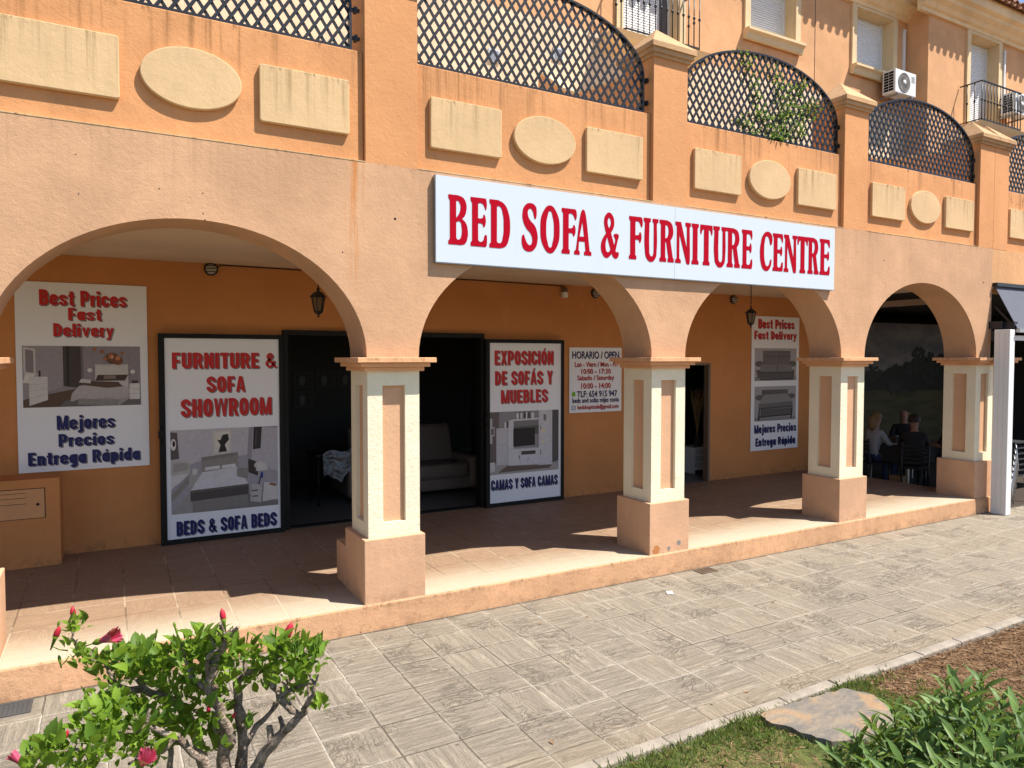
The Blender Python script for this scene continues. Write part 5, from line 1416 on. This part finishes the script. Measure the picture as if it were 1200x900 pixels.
# plant out at the right whose shade falls on the soil
os_ = tag(empty('garden_shrub', (5.6,-3.5,-.2)), 'shrub at the right edge shading the bare brown soil', 'shrub')
vs = []; fs = []; sm = MB()
for q in range(30):
    root = Vector((5.6,-3.5,-.2)); tip = root + Vector((rg.uniform(-.55,.7), rg.uniform(-.6,.6), rg.uniform(.5,1.25)))
    mid = root.lerp(tip,.5)+Vector((0,0,.2)); path = [root*(1-s)**2+mid*2*s*(1-s)+tip*s*s for s in [k/8 for k in range(9)]]
    sm.tube(path, [.011-.008*k/8 for k in range(9)], 6)
    for k in range(30):
        s = .35+.65*k/29; i = min(7, int(s*8)); p = path[i].lerp(path[i+1], s*8-i)
        d = (rdir(rg,-.2)+Vector((0,0,.3))).normalized(); L = rg.uniform(.07,.12)
        leaf(vs, fs, p, d, Vector((0,0,1))+rdir(rg)*.4, L, L*.3, .3, .3, 'lance')
fm = MB(); fm.add(vs, fs, 0, True); fm.build('foliage', M['oleaf'], os_, fix=False); sm.build('stems', M['bark'], os_, fix=False)

# creeper on the grille
cp = tag(empty('creeper', (4.3, .2, 3.95)), 'green creeper with small leaves climbing through the third iron grille', 'climbing plant')
vs = []; fs = []; sm = MB()
def onp(x, z, y): return Vector((x, y, z))
vines = [[(4.3,3.95),(4.2,4.15),(4.05,4.4),(3.92,4.62),(3.85,4.72)], [(4.35,3.95),(4.45,4.2),(4.40,4.45),(4.25,4.68)], [(4.3,3.96),(4.55,4.1),(4.75,4.25),(4.95,4.38)], [(4.3,4.0),(4.5,4.3),(4.65,4.5),(4.7,4.62)], [(4.1,3.97),(3.95,4.05),(3.85,4.12)], [(4.25,3.97),(4.35,4.25),(4.5,4.55)], [(4.4,3.96),(4.62,4.05),(4.72,4.1)], [(4.2,4.15),(4.0,4.2)], [(4.45,4.2),(4.7,4.35),(4.85,4.42)]]
for V in vines:
    P = [onp(x,z,.16+rg.uniform(-.03,.08)) for x,z in V]
    pts = []
    for a, c in zip(P[:-1], P[1:]):
        for k in range(5): pts.append(a.lerp(c,k/5)+rdir(rg,-1)*.012)
    pts.append(P[-1]); sm.tube(pts, .0035, 5)
    for p in pts:
        for k in range(17):
            q = p + rdir(rg,-1)*rg.uniform(.01,.10); q.y = rg.uniform(.055,.22); q.z = max(q.z, 3.985)
            d = rdir(rg,-.5); L = rg.uniform(.025,.05); leaf(vs, fs, q, d, Vector((0,-.5,1))+rdir(rg)*.5, L, L*.5, .2, .3)
fm = MB(); fm.add(vs, fs, 0, True); fm.build('foliage', M['vleaf'], cp, fix=False); sm.build('stems', M['bark'], cp, fix=False)

# things standing on the terraces, seen through the grilles
b = MB(); b.box(.75, 1.55, 1.1, 1.55, 3.1, 4.35); b.box(.72, 1.58, 1.07, 1.58, 4.35, 4.40)
tag(b.build('garden_cupboard', M['white'], loc=(1.15,1.3,3.1), bevel=.006), 'white garden cupboard behind the left end of the arched grille over the sign', 'cupboard')
b = MB(); b.box(-1.9, -.75, 1.6, 1.9, 3.1, 4.55); tag(b.build('storage_box', flat('grey_storage', (.30,.31,.34), .5), loc=(-1.3,1.7,3.1), bevel=.01), 'grey storage unit behind the grille cut by the top edge', 'cupboard')
for x, z, lab in ((3.38, 6.17, 'left of two pale wall vents on the cream house wall'), (4.49, 6.42, 'right of two pale wall vents on the cream house wall')):
    t = tag(empty('wall_vent', (x, YB, z)), lab, 'vent')
    b = MB(); b.box(x-.09, x+.09, YB-.03, YB-.004, z-.09, z+.09); b.build('frame', flat('pale_grey_vent', (.5,.52,.55)), t)
    b = MB()
    for k in range(5): b.box(x-.07, x+.07, YB-.036, YB-.028, z-.07+k*.03, z-.055+k*.03)
    b.build('slats', M['metalgrey'], t)

# ------------------------------------------------------------------ awning, post, chairs
t = tag(empty('awning', (9.6, 0, 2.7)), 'slate grey awning over the restaurant front beyond the white post', 'awning')
b = MB(); b.add([(8.285,.005,2.69),(12,.005,2.69),(12,-.27,2.14),(8.285,-.27,2.14)], [(0,1,2,3)]); o = b.build('cloth', M['awning'], t); so = o.modifiers.new('s','SOLIDIFY'); so.thickness = .006
b = MB(); b.box(8.27, 12, -.03, .03, 2.69, 2.735); b.build('wall_rail', M['iron'], t)
b = MB(); b.box(8.27, 12, -.30, -.26, 2.095, 2.14); b.build('front_bar', M['metalgrey'], t)
b = MB(); b.bar((8.30,.02,2.45),(8.30,-.26,2.13),.025,.025); b.bar((8.30,.025,2.13),(8.30,-.26,2.13),.03,.03); b.box(8.20,8.262,-.12,.028,2.15,2.24); b.box(8.262,8.34,-.24,-.12,2.145,2.23); b.build('arm', M['iron'], t)
t = tag(empty('awning_post', (8.2,-.17,-.19)), 'square white metal post on the paving at the end of the arcade', 'post')
b = MB(); b.box(8.135, 8.255, -.255, -.075, -.19, 2.13); b.build('post_body', M['white'], t, bevel=.006)
b = MB(); b.box(8.1335, 8.1350, -.20, -.195, -.15, 2.1); b.box(8.1335, 8.135, -.14, -.135, -.15, 2.1); b.build('groove', flat('grey_groove', (.55,.54,.52)), t)
b = MB(); b.box(8.255, 12, -.20, -.14, 2.0, 2.06); b.build('cross_bar', M['white'], t)

def chair_stack(x, y, n=7):
    for k in range(n):
        zo = -.19 + k*.075; xo = x + k*.018
        t = tag(empty('stacking_chair', (xo, y, zo)), 'dark metal frame chair in the stack behind the white post', 'chair', 'stacked restaurant chairs')
        s = MB(); s.box(xo-.17, xo+.17, y-.17, y+.17, zo+.36, zo+.375); s.build('seat', M['darkcloth'], t)
        bk = MB(); bk.prism([(y+.15,zo+.45),(y+.17,zo+.45),(y+.23,zo+.72),(y+.21,zo+.72)], 'x', xo-.16, xo+.16); bk.build('backrest', M['darkcloth'], t)
        for sx in (-1,1):
            l = MB(); l.tube([(xo+sx*.17,y-.19,zo),(xo+sx*.17,y-.15,zo+.36)], .009, 6); l.build('leg', M['metalgrey'], t)
            l = MB(); l.tube([(xo+sx*.17,y+.22,zo),(xo+sx*.17,y+.15,zo+.36),(xo+sx*.165,y+.22,zo+.72)], .009, 6); l.build('leg', M['metalgrey'], t)
chair_stack(9.15, .25)

# mural inside the restaurant
def mural_mat():
    t = NT('printed_landscape', .6, .2)
    v = t.obj; s3 = t.sep(v)
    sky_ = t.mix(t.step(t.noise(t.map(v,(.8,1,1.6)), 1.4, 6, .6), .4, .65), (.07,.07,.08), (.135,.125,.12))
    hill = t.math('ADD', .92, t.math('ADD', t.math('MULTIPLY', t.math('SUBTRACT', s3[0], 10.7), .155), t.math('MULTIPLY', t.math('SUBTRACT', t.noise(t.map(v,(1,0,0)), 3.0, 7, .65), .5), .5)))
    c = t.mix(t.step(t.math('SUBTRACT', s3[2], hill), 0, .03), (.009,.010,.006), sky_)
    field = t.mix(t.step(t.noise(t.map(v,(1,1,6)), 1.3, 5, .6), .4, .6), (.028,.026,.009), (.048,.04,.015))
    c = t.mix(t.step(t.math('ADD', s3[2], t.math('MULTIPLY', t.math('SUBTRACT', t.noise(v, 2.2, 6), .5), .25)), .62, .56), c, field)
    return t.done(c)
t = tag(empty('wall_mural', (12.5, 3.42, .3)), 'dark landscape mural of sky, wooded hill and meadow on the dining room wall', 'mural')
b = MB(); b.box(8.42, 15.9, 3.40, 3.43, -.15, 2.44); b.build('mural_board', mural_mat(), t, loc=(0,3.4,.55))
tr = MB()
for cx, cz, s in ((12.45,1.75,.34),(12.1,1.55,.2),(12.75,1.45,.3),(10.9,1.5,.2)):
    for k in range(26): 
        a = rg.uniform(0,6.28); r_ = s*math.sqrt(rg.random()); q = s*.22
        x_, z_ = cx+r_*math.cos(a), cz+r_*math.sin(a)*.7
        tr.add([(x_+q*math.cos(u), 3.3985-.0001*k, z_+q*.8*math.sin(u)) for u in [i*.9 for i in range(7)]], [tuple(range(7))])
tr.build('printed_treeline', flat('dark_tree_print', (.007,.008,.005)), t, fix=False)
b = MB(); b.box(11.35,11.75,3.394,3.399,1.16,1.30); b.box(11.42,11.46,3.394,3.399,1.05,1.16); b.box(11.64,11.68,3.394,3.399,1.05,1.16); b.build('printed_cart', flat('dark_cart_print', (.008,.006,.005)), t)

# ------------------------------------------------------------------ dining party
def person(name, x, y, face, lab, shirt, legs, hair, pose='sit', hairlong=False, lean=.06, armreach=.3, bald=False, z0=-.19):
    """seated adult as one skinned body (authoring units: 1.42 tall standing)"""
    f = Vector((math.cos(face), math.sin(face), 0)); s = Vector((-f.y, f.x, 0)); u = Vector((0,0,1))
    o = Vector((x, y, z0))
    def P(fw, sd, up): return o + f*fw + s*sd + u*up
    seat = .40
    V = []; E_ = []; Rr = []
    def add(p, r, par=None):
        V.append(p); Rr.append(r)
        if par is not None: E_.append((par, len(V)-1))
        return len(V)-1
    pel = add(P(0,0,seat+.05), .115)
    wst = add(P(.0+lean*.3,0,seat+.19), .098, pel)
    chs = add(P(lean*.8,0,seat+.34), .118, wst)
    nkb = add(P(lean*1.0,0,seat+.46), .062, chs)
    nck = add(P(lean*1.15,0,seat+.52), .042, nkb)
    hd0 = add(P(lean*1.3+.015,0,seat+.585), .062, nck)
    hd1 = add(P(lean*1.3+.015,0,seat+.66), .066, hd0)
    hd2 = add(P(lean*1.3,0,seat+.705), .045, hd1)
    for sg in (-1, 1):
        sh = add(P(lean*.9,sg*.14,seat+.42), .052, chs)
        eb = add(P(lean*.9+.10,sg*.19,seat+.24), .036, sh)
        wr = add(P(lean*.9+armreach,sg*.12,seat+.235), .025, eb)
        hn = add(P(lean*.9+armreach+.05,sg*.10,seat+.24), .028, wr)
        fg = add(P(lean*.9+armreach+.11,sg*.085,seat+.235), .014, hn)
        hp = add(P(.03,sg*.075,seat+.04), .082, pel)
        kn = add(P(.34,sg*.095,seat+.03), .058, hp)
        ak = add(P(.33,sg*.09,.06), .034, kn)
        toe = add(P(.47,sg*.095,.028), .030, ak)
    me = bpy.data.meshes.new(name); me.from_pydata([tuple(v) for v in V], E_, []); tmp = bpy.data.objects.new(name, me); COL.objects.link(tmp)
    sk = tmp.modifiers.new('skin', 'SKIN'); sk.use_smooth_shade = True
    for i, r_ in enumerate(Rr):
        me.skin_vertices[0].data[i].radius = (r_, r_)
    me.skin_vertices[0].data[0].use_root = True
    sb = tmp.modifiers.new('sub', 'SUBSURF'); sb.levels = 1; sb.render_levels = 1
    bpy.context.view_layer.update()
    m2 = bpy.data.meshes.new_from_object(tmp.evaluated_get(bpy.context.evaluated_depsgraph_get()))
    bpy.data.objects.remove(tmp)
    root = tag(empty(name, tuple(o)), lab, 'person')
    for v in m2.vertices: v.co -= o
    for m_ in (M['skin'], shirt, legs): m2.materials.append(m_)
    for p in m2.polygons:
        c = p.center; fwd = c.dot(f); up = c.z; sd = abs(c.dot(s))
        if up > seat+.485: k = 0
        elif up > seat+.10 and fwd < lean+.13: k = 1
        elif up > seat+.13: k = 0
        else: k = 2
        p.material_index = k; p.use_smooth = True
    b_ = bpy.data.objects.new('body', m2); COL.objects.link(b_); b_.parent = root
    hc = P(lean*1.3+.012, 0, seat+.65)
    nose = MB(); nose.tube([hc+f*.062+u*.01, hc+f*.084-u*.016, hc+f*.068-u*.022], [.006,.011,.008], 6)
    for sg in (-1,1): nose.lathe(hc+s*(sg*.068)-u*.005, [(.0,-.016),(.012,-.012),(.016,0),(.012,.014),(.0,.018)], 8)
    nose.build('face', M['skin'], root)
    if not bald:
        h = MB(); rows, cols = 8, 14; vs = []; fs = []
        for i in range(rows+1):
            th = (math.pi*.62)*i/rows
            for j in range(cols):
                ph_ = 2*math.pi*j/cols
                d = Vector((math.sin(th)*math.cos(ph_), math.sin(th)*math.sin(ph_), math.cos(th)))
                front = math.cos(ph_)
                tt = th*(1-.42*max(0,front))
                d = f*(math.sin(tt)*math.cos(ph_)) + s*(math.sin(tt)*math.sin(ph_)) + u*math.cos(tt)
                vs.append(hc + Vector((d.x*.082,d.y*.082,d.z*.088))*(1+.05*rg.random()) - f*.008)
        for i in range(rows):
            for j in range(cols): fs.append((i*cols+j, i*cols+(j+1)%cols, (i+1)*cols+(j+1)%cols, (i+1)*cols+j))
        h.add(vs, fs, 0, True)
        if hairlong: h.tube([hc-f*.05+u*.02, hc-f*.085-u*.06, hc-f*.085-u*.15, hc-f*.075-u*.21], [.06,.066,.055,.02], 9)
        h.build('hair', hair, root)
    return root
def dining_chair(x, y, face, lab, z0=-.19):
    f = Vector((math.cos(face), math.sin(face), 0)); s = Vector((-f.y, f.x, 0)); u = Vector((0,0,1)); o = Vector((x,y,z0))
    t = tag(empty('dining_chair', tuple(o)), lab, 'chair', 'chairs round the dining table')
    def P(a,b_,c): return o+f*a+s*b_+u*c
    q = MB(); q.bar(P(-.17,0,.36), P(.20,0,.36), .36, .02, up=(0,0,1)); q.build('seat', M['darkcloth'], t)
    q = MB()
    for k in range(5): q.bar(P(-.18-.008*k,-.16,.45+.06*k), P(-.18-.008*k,.16,.45+.06*k), .012, .035)
    q.build('backrest', M['darkcloth'], t)
    for sg in (-1,1):
        q = MB(); q.tube([P(.18,sg*.16,0),P(.18,sg*.16,.36)], .013, 6); q.build('leg', M['iron'], t)
        q = MB(); q.tube([P(-.2,sg*.17,0),P(-.17,sg*.17,.36),P(-.22,sg*.17,.74)], .013, 6); q.build('leg', M['iron'], t)
TC = (9.35, 1.72)
t = tag(empty('dining_table', (*TC,-.19)), 'dining table under a dark cloth with glasses, seen through the last arch', 'table')
b = MB(); b.box(TC[0]-.62, TC[0]+.62, TC[1]-.36, TC[1]+.36, .41, .435); b.build('tabletop', M['wood'], t)
for sx in (-1,1):
    for sy in (-1,1):
        b = MB(); b.box(TC[0]+sx*.55-.02, TC[0]+sx*.55+.02, TC[1]+sy*.3-.02, TC[1]+sy*.3+.02, -.19, .41); b.build('leg', M['metalgrey'], t)
b = MB(); b.box(TC[0]-.64, TC[0]+.64, TC[1]-.38, TC[1]+.38, .436, .44); b.box(TC[0]-.643, TC[0]-.64, TC[1]-.38, TC[1]+.38, .20, .44); b.box(TC[0]-.64, TC[0]+.64, TC[1]-.383, TC[1]-.38, .20, .44)
tag(b.build('tablecloth', M['darkcloth'], loc=(TC[0],TC[1],.436)), 'dark cloth hanging over the dining table behind the last arch', 'tablecloth')
for k, (dx, dy) in enumerate(((-.45,-.2),(-.2,.1),(.15,-.15),(.4,.15))):
    b = MB(); b.lathe((TC[0]+dx,TC[1]+dy,.441), [(.0,0),(.03,0),(.005,.008),(.005,.06),(.028,.09),(.032,.13),(.029,.13),(.0,.07)], 10)
    tag(b.build('drinking_glass', M['plastic'], loc=(TC[0]+dx,TC[1]+dy,.441)), 'stemmed glass standing on the dark dining table', 'glass', 'glasses on the dining table')
ppl = [(8.68,1.92,-.25,'person with long blond hair in a white tee seated at the dining table',M['tee'],M['jeans'],M['blond'],dict(hairlong=True)),
 (9.95,2.20,-2.6,'bald person in a dark top seated on the far side of the dining table',M['darkcloth'],M['darkcloth'],M['darkhair'],dict(bald=True)),
 (8.72,1.27,.6,'person with short dark hair in black seen from behind at the table',M['darkcloth'],M['darkcloth'],M['darkhair'],dict(lean=.1)),
 (9.62,1.22,2.2,'person with brown hair in a dark jumper at the dining table',flat('dark_brown_jumper',(.05,.03,.025)),M['darkcloth'],flat('brown_hair',(.10,.06,.03)),dict())]
for (x,y,fa,lab,sh,lg,hr,kw) in ppl:
    person('person', x, y, fa, lab, sh, lg, hr, **kw)
    dining_chair(x, y, fa, lab.replace('person','chair of the person',1).split(' seated')[0].split(' seen')[0].split(' at the')[0])
b = MB(); b.box(8.55,8.72,1.38,1.55,-.19,.03); tag(b.build('paper_bag', M['cardboard'], loc=(8.63,1.46,-.19), bevel=.008), 'brown paper bag on the floor under the dining table', 'bag')

# ------------------------------------------------------------------ showroom furniture
def sofa(x0, x1, y0, y1, lab):
    t = tag(empty('sofa', ((x0+x1)/2,(y0+y1)/2,0)), lab, 'sofa')
    b = MB(); b.box(x0, x1, y0, y1-.1, .05, .22); b.build('base', M['leather'], t, bevel=.04)
    for a, c in ((x0-.02,x0+.16),(x1-.16,x1+.02)):
        b = MB(); b.box(a, c, y0-.02, y1, .05, .48); b.build('arm', M['leather'], t, bevel=.06)
    n = 2; w = (x1-x0-.32)/n
    for k in range(n):
        a = x0+.16+k*w
        b = MB(); b.box(a+.005, a+w-.005, y0-.03, y1-.25, .2, .40); b.build('seat_cushion', M['leather'], t, bevel=.05)
        b = MB(); b.prism([(y1-.36,.36),(y1-.12,.36),(y1-.02,.86),(y1-.2,.88)], 'x', a+.005, a+w-.005); b.build('back_cushion', M['leather'], t, bevel=.05)
    return t
sofa(.95, 2.72, 3.55, 4.35, 'dim taupe leather recliner sofa inside the showroom behind the opening')
for k, (x, z) in enumerate(((.87,1.46),(1.19,1.46),(1.5,1.46),(.87,1.18))):
    t = tag(empty('framed_picture', (x,5.6,z)), ['first small framed picture in the dim upper row inside the showroom','second small framed picture in the dim upper row inside the showroom','third small framed picture in the dim upper row inside the showroom','small framed picture below the dim upper row inside the showroom'][k], 'picture')
    b = MB(); b.box(x-.14,x+.14,5.55,5.58,z-.12,z+.12); b.build('frame', flat('grey_picture_frame',(.05,.046,.042)), t)
    b = MB(); b.box(x-.11,x+.11,5.545,5.551,z-.09,z+.09); b.build('print', M['darkwall'], t)
    b = MB(); b.add([(x-.05,5.543,z-.08),(x+.01,5.543,z-.08),(x+.03,5.543,z+.03),(x-.02,5.543,z+.07),(x-.06,5.543,z+.02)], [(0,1,2,3,4)]); b.build('figure_print', flat('pale_figure_print',(.10,.10,.10)), t)
b = MB(); b.box(.4,1.9,5.58,5.66,0,2.7); b.build('display_partition', M['darkwall'], bld)
t = tag(empty('display_table', (.9,3.75,0)), 'small dark table draped with clear plastic wrap inside the dim showroom', 'table')
b = MB(); b.box(.55,1.1,3.55,4.0,.60,.625); b.build('tabletop', M['black'], t)
for sx in (.58,1.07):
    for sy in (3.58,3.97):
        b = MB(); b.tube([(sx,sy,0),(sx,sy,.6)], .012, 6); b.build('leg', M['black'], t)
b = MB(); vs = []; fs = []
nx, nz = 22, 14
for j in range(nz+1):
    for i in range(nx+1):
        u_ = i/nx; v_ = j/nz
        x = .62+.5*u_; top = .63+.10*u_+.03*math.sin(u_*9)
        z = top - v_*(.36-.3*abs(u_-.3)+.10*mnoise.noise(Vector((u_*6, 0, 7))))
        y = 3.52 - .03*mnoise.noise(Vector((u_*9, v_*7, 1))) - .02*mnoise.noise(Vector((u_*23, v_*19, 4))) - .04*v_
        vs.append((x,y,z))
for j in range(nz):
    for i in range(nx): a = j*(nx+1)+i; fs.append((a,a+1,a+nx+2,a+nx+1))
b.add(vs, fs, 0, True); tag(b.build('plastic_wrap', M['plastic'], loc=(.85,3.5,.63)), 'crumpled clear plastic wrap hanging from the dim showroom table', 'wrap')
t = tag(empty('drawer_unit', (6.35,3.3,0)), 'small white drawer unit just inside the far shop door', 'drawers')
b = MB(); b.box(6.20,6.70,3.2,3.5,.05,.40); b.build('case', M['white'], t)
for k in range(3):
    b = MB(); b.box(6.23,6.67,3.19,3.2,.08+k*.105,.165+k*.105); b.build('drawer', flat('grey_white_drawer',(.5,.5,.5)), t)
for x in (6.22,6.66):
    b = MB(); b.box(x,x+.03,3.2,3.5,-.002,.05); b.build('leg', M['white'], t)
t = tag(empty('pampas_bunch', (6.4,3.35,.40)), 'dry pampas grass stems in a vase standing on the white drawer unit', 'dried plant')
b = MB(); b.lathe((6.42,3.34,.40), [(.0,0),(.05,0),(.06,.08),(.03,.16),(.035,.18)], 14); b.build('vase', M['darkwall'], t)
b = MB()
for k in range(26):
    d = Vector((rg.uniform(-.16,.16), rg.uniform(-.1,.1), 1)).normalized(); h = rg.uniform(.45,.75); p0 = Vector((6.42,3.34,.56))
    b.tube([p0, p0+d*h*.6, p0+d*h+Vector((d.x*.08,0,-.01))], [.002,.002,.001], 5)
    for q in range(20):
        p = p0+d*h*rg.uniform(.6,1.0); e = (d+rdir(rg,-.2)*.7).normalized()*.05
        b.tube([p, p+e], [.003,.001], 4)
b.build('stems', M['straw'], t, fix=False)

# ------------------------------------------------------------------ metres
for o in list(scn.objects):
    if o.parent is None:
        o.location = o.location * K
        if o.type in ('MESH', 'EMPTY'):
            o.scale = o.scale * K
